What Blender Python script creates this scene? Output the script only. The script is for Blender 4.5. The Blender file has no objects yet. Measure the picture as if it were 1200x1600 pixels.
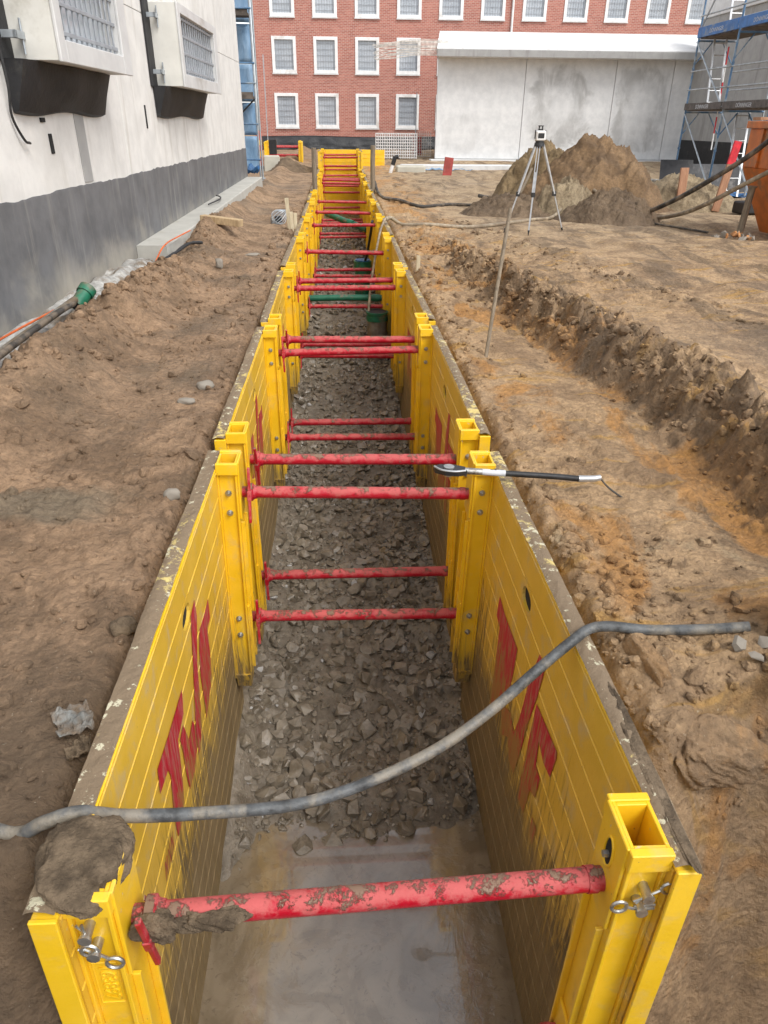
import bpy, bmesh, math, random
import numpy as np
from mathutils import Vector, Matrix, Euler

random.seed(7); rng = np.random.default_rng(7)
sc = bpy.context.scene
COL = sc.collection
R = math.radians

# ------------------------------------------------------------------ camera
cam = bpy.data.cameras.new('camera'); cam_o = bpy.data.objects.new('camera', cam); COL.objects.link(cam_o)
cam.sensor_fit = 'VERTICAL'; cam.sensor_height = 24.0; cam.lens = 24.0 * 1110 / 1600
cam.clip_start = 0.05; cam.clip_end = 500
def cam_axes(p, y, r):
    f = Vector((math.sin(y)*math.cos(p), math.cos(y)*math.cos(p), -math.sin(p)))
    rt = Vector((math.cos(y), -math.sin(y), 0)); up = rt.cross(f)
    c, s = math.cos(r), math.sin(r)
    return f, rt*c + up*s, up*c - rt*s
_f, _r, _u = cam_axes(R(28.73), R(3.5), R(0.5))
cam_o.matrix_world = Matrix(((_r.x, _u.x, -_f.x, -0.069), (_r.y, _u.y, -_f.y, 0.0), (_r.z, _u.z, -_f.z, 1.823), (0, 0, 0, 1)))
sc.camera = cam_o

# ------------------------------------------------------------------ sky, sun, exposure
SUN_EL, SUN_AZ = R(50), R(138)          # azimuth from +Y clockwise: behind and right of the camera
w = bpy.data.worlds.new('World'); sc.world = w; w.use_nodes = True
nt = w.node_tree; nt.nodes.clear()
sky = nt.nodes.new('ShaderNodeTexSky'); sky.sky_type = 'NISHITA'; sky.sun_disc = False
sky.sun_elevation = SUN_EL; sky.sun_rotation = SUN_AZ; sky.air_density = 1.0; sky.dust_density = 1.5; sky.ozone_density = 0.6
hs = nt.nodes.new('ShaderNodeHueSaturation'); hs.inputs['Saturation'].default_value = 0.22
bg = nt.nodes.new('ShaderNodeBackground'); bg.inputs['Strength'].default_value = 0.15
ow = nt.nodes.new('ShaderNodeOutputWorld')
nt.links.new(sky.outputs[0], hs.inputs['Color']); nt.links.new(hs.outputs[0], bg.inputs[0]); nt.links.new(bg.outputs[0], ow.inputs[0])
sun = bpy.data.lights.new('sun', 'SUN'); sun.energy = 1.15; sun.angle = R(24); sun.color = (1.0, 0.965, 0.91)
sun_o = bpy.data.objects.new('sun', sun); COL.objects.link(sun_o)
_sd = Vector((math.sin(SUN_AZ)*math.cos(SUN_EL), math.cos(SUN_AZ)*math.cos(SUN_EL), math.sin(SUN_EL)))
sun_o.rotation_euler = (-_sd).to_track_quat('-Z', 'Y').to_euler(); sun_o.location = _sd*40
sc.view_settings.view_transform = 'Standard'; sc.view_settings.look = 'None'
sc.view_settings.gamma = 1.0; sc.view_settings.exposure = 0.90; sc.view_settings.use_curve_mapping = False

# ------------------------------------------------------------------ noise
def _hash(ix, iy, seed):
    h = (ix.astype(np.int64)*374761393 + iy.astype(np.int64)*668265263 + seed*974634777) & 0xffffffff
    h = ((h ^ (h >> 13))*1274126177) & 0xffffffff
    return ((h ^ (h >> 16)) & 0xffff)/65535.0
def vnoise(x, y, seed=0):
    x = np.asarray(x, float); y = np.asarray(y, float)
    ix = np.floor(x); iy = np.floor(y); fx = x-ix; fy = y-iy
    fx = fx*fx*fx*(fx*(fx*6-15)+10); fy = fy*fy*fy*(fy*(fy*6-15)+10)
    a = _hash(ix, iy, seed); b = _hash(ix+1, iy, seed); c = _hash(ix, iy+1, seed); d = _hash(ix+1, iy+1, seed)
    return (a*(1-fx)+b*fx)*(1-fy)+(c*(1-fx)+d*fx)*fy
def fbm(x, y, seed=0, o=4, g=.5):
    s = 0; a = 1; t = 0
    c, n = math.cos(.6), math.sin(.6)
    for i in range(o):
        s = s + a*vnoise(x, y, seed+i*17); t += a; a *= g
        x, y = (x*c-y*n)*2.03+3.1, (x*n+y*c)*2.03+1.7
    return s/t
def billow(x, y, seed=0, o=4, g=.5):
    s = 0; a = 1; t = 0
    c, n = math.cos(.9), math.sin(.9)
    for i in range(o):
        s = s + a*np.abs(2*vnoise(x, y, seed+i*13)-1); t += a; a *= g
        x, y = (x*c-y*n)*2.1+5.3, (x*n+y*c)*2.1+2.9
    return s/t
def sstep(a, b, x):
    t = np.clip((np.asarray(x, float)-a)/(b-a), 0, 1); return t*t*(3-2*t)

# ------------------------------------------------------------------ mesh helpers
class MB:
    def __init__(s): s.v = []; s.f = []
    def add(s, vs, fs):
        o = len(s.v); s.v += [tuple(p) for p in vs]; s.f += [tuple(i+o for i in f) for f in fs]; return s
    def box(s, x0, x1, y0, y1, z0, z1, m=None):
        vs = [Vector(p) for p in ((x0,y0,z0),(x1,y0,z0),(x1,y1,z0),(x0,y1,z0),(x0,y0,z1),(x1,y0,z1),(x1,y1,z1),(x0,y1,z1))]
        if m is not None: vs = [m @ p for p in vs]
        return s.add(vs, [(0,3,2,1),(4,5,6,7),(0,1,5,4),(1,2,6,5),(2,3,7,6),(3,0,4,7)])
    def bbox(s, x0, x1, y0, y1, z0, z1, b=.005, m=None):      # bevelled box
        bm = bmesh.new(); bmesh.ops.create_cube(bm, size=1)
        for v in bm.verts: v.co = Vector(((x0+x1)/2+v.co.x*(x1-x0), (y0+y1)/2+v.co.y*(y1-y0), (z0+z1)/2+v.co.z*(z1-z0)))
        bmesh.ops.bevel(bm, geom=bm.edges[:], offset=b, segments=1, affect='EDGES', profile=.5)
        if m is not None: bm.transform(m)
        bm.verts.index_update()
        s.add([v.co[:] for v in bm.verts], [[v.index for v in f.verts] for f in bm.faces]); bm.free(); return s
    def cyl(s, p0, p1, r0, r1=None, n=12, caps=True):
        p0, p1 = Vector(p0), Vector(p1); r1 = r0 if r1 is None else r1
        d = (p1-p0).normalized(); a = d.orthogonal().normalized(); b = d.cross(a)
        vs = []
        for p, r in ((p0, r0), (p1, r1)):
            for i in range(n):
                t = 2*math.pi*i/n; vs.append(p+a*(r*math.cos(t))+b*(r*math.sin(t)))
        fs = [(i, (i+1) % n, n+(i+1) % n, n+i) for i in range(n)]
        if caps: fs += [tuple(range(n-1, -1, -1)), tuple(range(n, 2*n))]
        return s.add(vs, fs)
    def bar(s, p0, p1, wx, wz, upv=(0, 0, 1)):
        p0, p1 = Vector(p0), Vector(p1); d = (p1-p0).normalized(); u = Vector(upv)
        a = d.cross(u)
        if a.length < 1e-4: a = d.orthogonal()
        a.normalize(); b = a.cross(d)
        vs = [p+a*(sx*wx/2)+b*(sz*wz/2) for p in (p0, p1) for sx, sz in ((-1,-1),(1,-1),(1,1),(-1,1))]
        return s.add(vs, [(0,1,2,3),(7,6,5,4),(0,4,5,1),(1,5,6,2),(2,6,7,3),(3,7,4,0)])
    def tube(s, pts, r, n=10, sub=6, rough=0):
        P = [Vector(p) for p in pts]
        if sub > 1 and len(P) > 2:
            Q = []
            E = [P[0]*2-P[1]]+P+[P[-1]*2-P[-2]]
            for i in range(1, len(E)-2):
                for k in range(sub):
                    t = k/sub; a, b, c, d = E[i-1], E[i], E[i+1], E[i+2]
                    Q.append(.5*((2*b)+(c-a)*t+(2*a-5*b+4*c-d)*t*t+(3*b-a-3*c+d)*t**3))
            Q.append(P[-1]); P = Q
        vs = []; fs = []; N = len(P)
        t0 = (P[1]-P[0]).normalized(); a = t0.orthogonal().normalized()
        for i, p in enumerate(P):
            t = (P[min(i+1, N-1)]-P[max(i-1, 0)]).normalized()
            a = (a-t*a.dot(t)).normalized(); b = t.cross(a)
            rr = r*(1+rough*(random.random()-.5)) if not callable(r) else r(i/(N-1))
            for k in range(n):
                q = 2*math.pi*k/n; vs.append(p+a*(rr*math.cos(q))+b*(rr*math.sin(q)))
        for i in range(N-1):
            for k in range(n): fs.append((i*n+k, i*n+(k+1) % n, (i+1)*n+(k+1) % n, (i+1)*n+k))
        fs += [tuple(range(n-1, -1, -1)), tuple(range((N-1)*n, N*n))]
        return s.add(vs, fs)
    def prism(s, poly, d, origin=(0,0,0), ax=((0,1,0),(0,0,1),(1,0,0))):
        # poly in 2D (u,v) on axes ax[0],ax[1], thickness d along ax[2]
        O = Vector(origin); U, V, W = (Vector(a) for a in ax); n = len(poly)
        vs = [O+U*a+V*b for a, b in poly]+[O+U*a+V*b+W*d for a, b in poly]
        return s.add(vs, [tuple(range(n)), tuple(range(2*n-1, n-1, -1))]+[(i, n+i, n+(i+1) % n, (i+1) % n) for i in range(n)])
    def mesh(s, name, smooth=False, fix=True):
        me = bpy.data.meshes.new(name); me.from_pydata(s.v, [], s.f)
        if fix:
            bm = bmesh.new(); bm.from_mesh(me); bmesh.ops.recalc_face_normals(bm, faces=bm.faces); bm.to_mesh(me); bm.free()
        if smooth:
            me.polygons.foreach_set('use_smooth', [True]*len(me.polygons))
            try: me.set_sharp_from_angle(angle=R(40))
            except Exception: pass
        return me
    def build(s, name, mat, parent=None, smooth=False, loc=None):
        return link(name, s.mesh(name, smooth), mat, parent, loc)
def link(name, me, mat=None, parent=None, loc=None):
    if mat is not None and not me.materials: me.materials.append(mat)
    o = bpy.data.objects.new(name, me); COL.objects.link(o)
    if parent is not None: o.parent = parent
    if loc is not None: o.location = loc
    return o
def np_mesh(name, V, F, smooth=True):
    me = bpy.data.meshes.new(name); V = np.asarray(V, np.float32); F = np.asarray(F, np.int32); k = F.shape[1]
    me.vertices.add(len(V)); me.vertices.foreach_set('co', V.ravel())
    me.loops.add(F.size); me.loops.foreach_set('vertex_index', F.ravel())
    me.polygons.add(len(F)); me.polygons.foreach_set('loop_start', np.arange(0, F.size, k, dtype=np.int32))
    me.update(calc_edges=True)
    me.polygons.foreach_set('use_smooth', [smooth]*len(F)); me.validate(); return me
def tag(o, label, cat, group=None):
    o['label'] = label; o['category'] = cat
    if group: o['group'] = group
    return o
def struct(o, kind='structure', label=None):
    o['kind'] = kind
    if label: o['label'] = label
    return o
def thing(name, label, cat, loc=(0,0,0), rot=(0,0,0), group=None):
    o = bpy.data.objects.new(name, None); COL.objects.link(o); o.empty_display_size = .1
    o.location = loc; o.rotation_euler = rot
    return tag(o, label, cat, group)
def copy_tree(o, parent=None):
    c = o.copy(); COL.objects.link(c); c.parent = parent
    for ch in o.children: copy_tree(ch, c)
    return c

# ------------------------------------------------------------------ materials
class NT:
    def __init__(s, name):
        s.m = bpy.data.materials.new(name); s.m.use_nodes = True; s.t = s.m.node_tree; s.t.nodes.clear()
        s.o = s.n('ShaderNodeOutputMaterial'); s.b = s.n('ShaderNodeBsdfPrincipled'); s.l(s.b.outputs[0], s.o.inputs[0])
    def n(s, t): return s.t.nodes.new(t)
    def l(s, a, b): s.t.links.new(a, b)
    def set(s, i, v):
        if hasattr(v, 'type') and hasattr(v, 'is_linked') and v.is_output: s.l(v, i)
        else: i.default_value = v
    def pos(s): return s.n('ShaderNodeNewGeometry').outputs['Position']
    def obj(s): return s.n('ShaderNodeTexCoord').outputs['Object']
    def mapp(s, v, scale=(1,1,1), rot=(0,0,0), loc=(0,0,0)):
        m = s.n('ShaderNodeMapping'); s.l(v, m.inputs[0]); m.inputs['Scale'].default_value = scale; m.inputs['Rotation'].default_value = rot; m.inputs['Location'].default_value = loc; return m.outputs[0]
    def noise(s, v, scale, detail=4, rough=.55, dist=0, col=False):
        m = s.n('ShaderNodeTexNoise'); s.l(v, m.inputs['Vector']); m.inputs['Scale'].default_value = scale; m.inputs['Detail'].default_value = detail
        m.inputs['Roughness'].default_value = rough; m.inputs['Distortion'].default_value = dist; return m.outputs[1 if col else 0]
    def voro(s, v, scale, feat='F1', out=0):
        m = s.n('ShaderNodeTexVoronoi'); m.feature = feat; s.l(v, m.inputs['Vector']); m.inputs['Scale'].default_value = scale; return m.outputs[out]
    def ramp(s, v, stops):
        m = s.n('ShaderNodeValToRGB'); s.l(v, m.inputs[0]); e = m.color_ramp.elements
        while len(e) < len(stops): e.new(.5)
        for k, (p, c) in enumerate(stops):
            e[k].position = p; e[k].color = (c, c, c, 1) if not isinstance(c, tuple) else (*c[:3], 1)
        return m.outputs[0]
    def rng(s, v, a, b, c=0, d=1, smooth=True):
        m = s.n('ShaderNodeMapRange'); m.interpolation_type = 'SMOOTHSTEP' if smooth else 'LINEAR'
        s.set(m.inputs[0], v)
        for k, x in zip((1,2,3,4), (a,b,c,d)): m.inputs[k].default_value = x
        return m.outputs[0]
    def math(s, op, a, b=0.0, c=None):
        m = s.n('ShaderNodeMath'); m.operation = op; s.set(m.inputs[0], a); s.set(m.inputs[1], b)
        if c is not None: s.set(m.inputs[2], c)
        return m.outputs[0]
    def mix(s, f, a, b, mode='MIX'):
        m = s.n('ShaderNodeMix'); m.data_type = 'RGBA'; m.blend_type = mode; s.set(m.inputs[0], f)
        s.set(m.inputs[6], (*a, 1) if isinstance(a, tuple) and len(a) == 3 else a); s.set(m.inputs[7], (*b, 1) if isinstance(b, tuple) and len(b) == 3 else b); return m.outputs[2]
    def sep(s, v):
        m = s.n('ShaderNodeSeparateXYZ'); s.l(v, m.inputs[0]); return m.outputs
    def nz(s): return s.sep(s.n('ShaderNodeNewGeometry').outputs['Normal'])[2]
    def rnd(s): return s.n('ShaderNodeObjectInfo').outputs['Random']
    def col(s, c): s.set(s.b.inputs['Base Color'], (*c, 1) if isinstance(c, tuple) and len(c) == 3 else c); return s
    def rough(s, v): s.set(s.b.inputs['Roughness'], v); return s
    def metal(s, v): s.set(s.b.inputs['Metallic'], v); return s
    def spec(s, v): s.b.inputs['Specular IOR Level'].default_value = v; return s
    def bump(s, h, dist=.01, strength=1.0):
        m = s.n('ShaderNodeBump'); m.inputs['Distance'].default_value = dist; m.inputs['Strength'].default_value = strength; s.l(h, m.inputs['Height']); s.l(m.outputs[0], s.b.inputs['Normal']); return s
def plain(name, c, rough=.6, metal=0.0, var=.18, scale=9.0, bump=0.0, dirt=None, dirt_amt=.3):
    k = NT(name); p = k.pos(); n = k.noise(p, scale, 5, .6)
    dark = tuple(x*(1-var*1.6) for x in c); lite = tuple(min(1, x*(1+var)) for x in c)
    col = k.mix(k.rng(n, .3, .7), dark, lite)
    if dirt:
        d = k.rng(k.noise(p, scale*.37, 6, .65), .62-dirt_amt*.4, .72-dirt_amt*.2); col = k.mix(d, col, dirt)
    k.col(col).rough(rough).metal(metal)
    if bump: k.bump(k.noise(p, scale*4, 4, .6), bump)
    return k.m

MUD = (.150, .108, .066)
def soil_material(name, heap=None):
    k = NT(name); p = k.pos(); x, y, z = k.sep(p)
    big = k.noise(p, .55, 5, .6, .6); mid = k.noise(p, 2.3, 6, .62, .4); fine = k.noise(p, 22, 6, .65); streak = k.noise(k.mapp(p, (.9, 3.2, 1), (0, 0, .35)), 1.6, 5, .6, .8)
    # left bank: brown sandy; right bench: ochre clay
    left = k.mix(k.rng(mid, .36, .62), (0.255, 0.165, 0.099), (0.460, 0.300, 0.182))
    left = k.mix(k.rng(big, .52, .68, 0, .8), left, (0.205, 0.148, 0.095))
    right = k.mix(k.rng(mid, .36, .58), (0.370, 0.240, 0.135), (0.600, 0.400, 0.225))
    right = k.mix(k.math('MULTIPLY', k.rng(streak, .55, .66), .75), right, (0.620, 0.355, 0.102))
    right = k.mix(k.math('MULTIPLY', k.rng(k.noise(p, 1.1, 6, .7, 1.0), .60, .72), .7), right, (0.620, 0.493, 0.312))
    right = k.mix(k.rng(big, .56, .70, 0, .7), right, (0.246, 0.171, 0.104))
    if heap is None:
        c = k.mix(k.rng(x, -.6, .6), left, right)
        wob = k.math('MULTIPLY', k.math('SUBTRACT', mid, .5), 1.6)
        damp = k.math('MULTIPLY', k.rng(k.math('ADD', y, wob), 2.55, 1.75), k.rng(x, -.5, -.7)); c = k.mix(k.math('MULTIPLY', damp, .7), c, (.135, .098, .064))
        smear = k.math('MULTIPLY', k.math('MULTIPLY', k.rng(k.math('ADD', y, k.math('MULTIPLY', wob, .2)), 3.12, 3.24), k.rng(k.math('ADD', y, k.math('MULTIPLY', wob, .2)), 3.62, 3.46)), k.rng(k.math('ADD', x, k.math('MULTIPLY', wob, .3)), -1.15, -1.45)); c = k.mix(k.math('MULTIPLY', smear, .8), c, (.255, .205, .140))
        och = k.math('MULTIPLY', k.rng(k.noise(k.mapp(p, (.9, .55, 1), (0, 0, .2), (4.2, 0, 0)), 1.5, 6, .62, .7), .50, .58), k.rng(x, .95, 1.15)); och = k.math('MULTIPLY', och, k.rng(x, 2.4, 2.05)); c = k.mix(k.math('MULTIPLY', och, .75), c, (.590, .285, .080))
        # trodden, paler and greyer ground further off
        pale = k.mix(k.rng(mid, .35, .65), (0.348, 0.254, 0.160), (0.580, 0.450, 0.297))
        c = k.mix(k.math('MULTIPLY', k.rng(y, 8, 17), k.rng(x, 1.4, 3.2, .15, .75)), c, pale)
        drag = k.noise(k.mapp(p, (2.2, .55, 1), (0, 0, -.38)), 1.0, 7, .68, .5); c = k.mix(k.math('MULTIPLY', k.math('MULTIPLY', k.rng(drag, .50, .60), .65), k.rng(x, 1.3, 1.8)), c, (.175, .124, .078))
        # darker brown on steep faces, more so on the right
        nz = k.nz(); steep = k.rng(nz, .93, .68)
        c = k.mix(k.math('MULTIPLY', steep, k.rng(x, .9, 1.6, .22, .6)), c, (0.174, 0.120, 0.075))
    else:
        a, b = heap
        c = k.mix(k.rng(mid, .35, .65), a, b)
    c = k.mix(k.rng(fine, .30, .70), k.mix(.46, c, (0.087, 0.061, 0.041)), c)
    c = k.mix(k.math('MULTIPLY', k.rng(k.noise(p, 60, 3, .6), .68, .74), .5), c, (0.620, 0.551, 0.420))
    k.col(c); k.spec(.3)
    k.rough(k.rng(big, .42, .66, .95, .62))
    h = k.math('ADD', k.math('MULTIPLY', k.noise(p, 13, 8, .68), 1.0), k.math('MULTIPLY', k.noise(p, 48, 6, .7), .55))
    h = k.math('ADD', h, k.math('MULTIPLY', k.voro(k.mapp(p, (1, 1, 1)), 34), .25))
    k.bump(h, .045, 1.0)
    return k.m
M = {}
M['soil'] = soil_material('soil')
M['heap_brown'] = soil_material('heap soil brown', ((0.166, 0.105, 0.058), (0.320, 0.204, 0.108)))
M['heap_dark'] = soil_material('heap soil dark', ((0.137, 0.096, 0.062), (0.247, 0.176, 0.112)))
M['heap_pale'] = soil_material('heap soil pale', ((0.276, 0.210, 0.128), (0.442, 0.348, 0.221)))
M['heap_olive'] = soil_material('heap soil olive', ((.190, .132, .066), (.320, .228, .122)))
M['clay'] = soil_material('ochre clay', ((0.351, 0.208, 0.098), (0.559, 0.351, 0.182)))

def wet_mud():
    k = NT('wet mud'); p = k.pos(); n = k.noise(p, 7, 7, .65, .5); b = k.noise(p, 1.7, 4, .55, .7)
    k.col(k.mix(k.rng(n, .35, .66), (.140, .114, .082), (.260, .220, .168)))
    k.rough(k.rng(b, .40, .58, .62, .20)); k.spec(.5)
    k.bump(k.math('ADD', k.noise(p, 24, 6, .65), k.math('MULTIPLY', k.noise(p, 70, 4, .6), .4)), .02, .8); return k.m
M['wet_mud'] = wet_mud()
def clump():
    k = NT('mud clump'); p = k.pos(); n = k.noise(p, 14, 7, .65)
    k.col(k.mix(k.rng(n, .35, .68), (.090, .064, .040), (.235, .172, .110))); k.rough(.8); k.spec(.3)
    k.bump(k.math('ADD', k.noise(p, 32, 7, .7), k.math('MULTIPLY', k.noise(p, 120, 4, .6), .4)), .022, 1); return k.m
M['clump'] = clump()
def stone():
    k = NT('wet stone'); p = k.pos(); n = k.noise(p, 11, 6, .6); g = k.noise(p, 2.1, 4, .6)
    c = k.mix(k.rng(n, .35, .66), (.140, .117, .086), (.275, .234, .180))
    c = k.mix(k.math('MULTIPLY', k.rng(g, .54, .68), .4), c, (.33, .325, .315))
    r = k.n('ShaderNodeNewGeometry').outputs['Random Per Island']
    c = k.mix(k.rng(r, .0, 1, 0, .45), c, k.mix(k.rng(n, .3, .7), (.19, .163, .126), (.36, .32, .265)))
    c = k.mix(k.rng(k.nz(), .2, .85, .15, .6), c, k.mix(k.rng(n, .35, .65), (.175, .142, .098), (.265, .220, .158)))
    c = k.mix(k.rng(r, .985, .992), c, (.46, .45, .43))
    k.col(c); k.rough(k.rng(g, .38, .6, .42, .18)); k.spec(.7); k.bump(k.noise(p, 50, 5, .65), .008, .8); return k.m
M['stone'] = stone()
def water():
    k = NT('muddy water'); p = k.pos(); x, y, z = k.sep(p); s = k.noise(k.mapp(p, (1, .7, 1)), 3.2, 4, .5, 2.2); f = k.noise(p, 34, 4, .6, .8)
    b = k.noise(p, 2.6, 8, .64, .8); film = k.rng(k.math('ADD', b, k.rng(k.math('ABSOLUTE', x), .45, .8, 0, -.16)), .47, .485)
    edge = k.math('MULTIPLY', k.rng(b, .47, .485), k.rng(b, .53, .515)); mott = k.rng(k.noise(p, 15, 6, .7, 1.8), .57, .60); spot = k.rng(k.voro(k.mapp(p, (1, 1, 0)), 13), .075, .06)
    c = k.mix(k.rng(s, .35, .65), (.175, .134, .085), (.250, .198, .134)); c = k.mix(k.math('MULTIPLY', film, .6), c, k.mix(k.rng(s, .4, .6), (.230, .190, .138), (.285, .240, .180)))
    c = k.mix(k.math('MULTIPLY', mott, k.math('SUBTRACT', .75, k.math('MULTIPLY', film, .40))), c, (.150, .118, .080)); c = k.mix(k.math('MULTIPLY', spot, .6), c, (.13, .10, .065))
    k.col(c); k.rough(k.rng(film, 0, 1, .02, .09)); k.spec(1.0); k.b.inputs['IOR'].default_value = 1.6; k.b.inputs['Coat Weight'].default_value = 1.0; k.b.inputs['Coat IOR'].default_value = 1.6; k.b.inputs['Coat Roughness'].default_value = .02
    rip = k.noise(k.mapp(p, (1, 1.6, 1), (0, 0, .5)), 11, 4, .6, 2.4)
    h = k.math('ADD', k.math('MULTIPLY', s, .30), k.math('MULTIPLY', rip, k.rng(b, .42, .62, .16, .02))); h = k.math('ADD', h, k.math('ADD', k.math('MULTIPLY', f, .02), k.math('MULTIPLY', k.math('ADD', film, spot), .03)))
    k.bump(h, .03, .36); return k.m
M['water'] = water()
def yellow(name, clean=(.800, .495, .012), mudlo=-1.9, mudhi=-.45, film=.38):
    k = NT(name); p = k.pos(); x, y, z = k.sep(p)
    st = k.noise(k.mapp(p, (11, 11, 1.0), (.12, 0, 0)), 3.0, 6, .68, .35); st2 = k.noise(k.mapp(p, (34, 34, 1.8), (.22, 0, 0)), 2.2, 6, .72); bl = k.noise(p, 1.6, 5, .6)
    fade = k.noise(p, 4.0, 5, .6)
    c = k.mix(k.rng(fade, .35, .7), clean, tuple(min(1, a*1.08+.02) for a in clean))
    # thin film of dried splash
    c = k.mix(k.math('MULTIPLY', k.rng(k.noise(p, 6.5, 6, .7, .5), .50, .70), film), c, (.56, .42, .20))
    lv = k.rng(z, mudhi, mudlo, -.62, .62, False)
    f = k.math('ADD', k.math('ADD', lv, k.math('MULTIPLY', k.math('SUBTRACT', st, .5), 2.3)), k.math('MULTIPLY', k.math('SUBTRACT', bl, .5), .9))
    f1 = k.rng(f, -.12, .5)
    c = k.mix(k.math('MULTIPLY', f1, .86), c, (.255, .165, .050))
    f2 = k.rng(k.math('ADD', f, k.math('MULTIPLY', k.math('SUBTRACT', st2, .5), 2.2)), .28, .62)
    c = k.mix(k.math('MULTIPLY', f2, .9), c, (.105, .076, .040))
    lo = k.rng(k.math('ADD', k.math('ADD', z, k.math('MULTIPLY', bl, .7)), k.math('MULTIPLY', k.math('SUBTRACT', st2, .5), .9)), mudlo*.36, mudlo*.78)
    c = k.mix(k.math('MULTIPLY', lo, .80), c, k.mix(k.rng(st, .35, .65), (.200, .138, .062), (.300, .215, .105)))
    sp = k.rng(k.noise(p, 75, 3, .6), .70, .76); c = k.mix(k.math('MULTIPLY', sp, .75), c, MUD)
    chip = k.math('MULTIPLY', k.rng(k.noise(p, 20, 5, .7), .63, .69), k.rng(z, -.05, .05)); c = k.mix(chip, c, (.52, .46, .34))
    k.col(c); k.rough(k.math('ADD', .36, k.math('MULTIPLY', f1, .35))); k.spec(.45)
    k.bump(k.math('ADD', k.math('MULTIPLY', f2, .6), k.math('MULTIPLY', k.noise(p, 60, 4, .6), .3)), .004, .7); return k.m
M['yellow'] = yellow('yellow paint')
M['yellow_plank'] = yellow('scuffed yellow paint', (.680, .425, .035), -1.50, -.10, .75)
def yellow_top():
    k = NT('muddy yellow edge'); p = k.pos(); n = k.noise(p, 13, 8, .76, .3); x, y, z = k.sep(p)
    big = k.noise(p, 1.7, 3, .6); c = k.mix(k.rng(k.math('ADD', n, k.math('MULTIPLY', k.math('SUBTRACT', big, .45), .75)), .36, .47), (.66, .52, .19), (.215, .155, .096)); c = k.mix(k.rng(k.noise(p, 21, 5, .7), .58, .63), c, (.60, .56, .40))
    k.col(c).rough(.75); k.bump(k.noise(p, 26, 7, .7), .02, .8); return k.m
M['yellow_top'] = yellow_top()
def red(name, dirt=.5):
    k = NT(name); p = k.pos(); n = k.noise(p, 15, 7, .72, .15); f = k.noise(p, 48, 5, .7); nz = k.nz()
    c = k.mix(k.rng(n, .35, .65), (.400, .004, .016), (.470, .010, .030))
    film = k.rng(k.math('ADD', k.math('MULTIPLY', nz, .16), n), .46, .64); c = k.mix(k.math('MULTIPLY', film, .42), c, (.480, .200, .165))
    n2 = k.noise(p, 13, 8, .78, .2); thick = k.rng(k.math('ADD', k.math('MULTIPLY', nz, .10), n2), .61-.04*dirt, .67-.04*dirt)
    c = k.mix(k.math('MULTIPLY', thick, .92), c, (.185, .132, .085))
    c = k.mix(k.rng(f, .66, .72), c, MUD)
    k.col(c); k.rough(k.math('ADD', .36, k.math('MULTIPLY', film, .4))); k.bump(k.math('ADD', thick, k.math('MULTIPLY', f, .4)), .006, .8); return k.m
M['red'] = red('red paint')
def emblem():
    k = NT('worn red print'); p = k.pos(); st = k.noise(k.mapp(p, (9, 9, 1.5)), 3.0, 6, .7, .35); s2 = k.noise(k.mapp(p, (32, 32, 3.0), (.3, 0, 0)), 2, 5, .7)
    z = k.sep(p)[2]
    c = k.mix(k.rng(s2, .45, .62), (.46, .006, .024), (.46, .13, .12))
    f = k.rng(k.math('ADD', k.math('MULTIPLY', k.math('ADD', st, s2), .5), k.rng(z, -.35, -1.2, -.04, .16, False)), .53, .61)
    c = k.mix(k.math('MULTIPLY', f, .85), c, (.34, .20, .045)); k.col(c).rough(.5); return k.m
M['emblem'] = emblem()
M['steel'] = plain('zinc steel', (.50, .50, .48), .35, .85, .12, 30, 0, (.25, .21, .16), .2)
M['alu'] = plain('aluminium', (.50, .51, .52), .38, .7, .08, 14)
M['galv'] = plain('galvanised tube', (.42, .46, .49), .45, .55, .12, 8)
M['scaf_blue'] = plain('blue scaffold paint', (.090, .190, .330), .5, .1, .2, 6, 0, (.30, .34, .36), .35)
M['board_blue'] = plain('blue toe board', (.030, .150, .420), .5, 0, .15, 5, 0, (.2, .25, .3), .15)
M['toe_grey'] = plain('weathered toe board', (.115, .100, .092), .75, 0, .25, 7)
M['deck'] = plain('scaffold deck', (.135, .110, .090), .8, 0, .3, 6)
M['white_print'] = plain('white print', (.55, .57, .60), .6, 0, .06, 20)
M['black'] = plain('black plastic', (.020, .020, .021), .45, 0, .2, 14, .002)
M['tarp_black'] = plain('black sheet', (.016, .016, .018), .65, 0, .25, 5, .006, (.045, .043, .040), .1)
M['foil'] = plain('black foil', (.008, .009, .011), .45, 0, .3, 3, .02)
M['dark'] = plain('recess shade and dark marks', (.015, .015, .015), .9)  # near-black colour for the shade inside openings, also for dark wall marks
M['green'] = plain('green pipe', (.012, .150, .082), .45, 0, .15, 10, 0, (.16, .13, .09), .3)
M['pvc_grey'] = plain('grey muddy pipe', (.20, .185, .155), .6, 0, .2, 8, 0, MUD, .5)
M['hose_grey'] = plain('grey muddy hose', (.085, .090, .092), .5, 0, .35, 16, .004, (.22, .195, .155), .4)
M['hose_dark'] = plain('dark hose', (.050, .043, .036), .6, 0, .3, 12, .004, (.18, .14, .10), .45)
M['hose_beige'] = plain('beige muddy hose', (.330, .270, .190), .7, 0, .25, 9, .004, (.20, .15, .10), .4)
M['orange'] = plain('orange painted steel', (.560, .150, .022), .5, 0, .14, 4, 0, (.26, .13, .06), .35)
M['cable_orange'] = plain('orange cable', (.62, .13, .03), .5)
M['hivis'] = plain('orange red plastic', (.75, .10, .02), .5)
M['redboard'] = plain('red painted board', (.330, .055, .045), .7, 0, .2, 4, .004, (.20, .13, .10), .3)
M['redmark'] = plain('red spray paint', (.62, .02, .035), .6)
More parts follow.
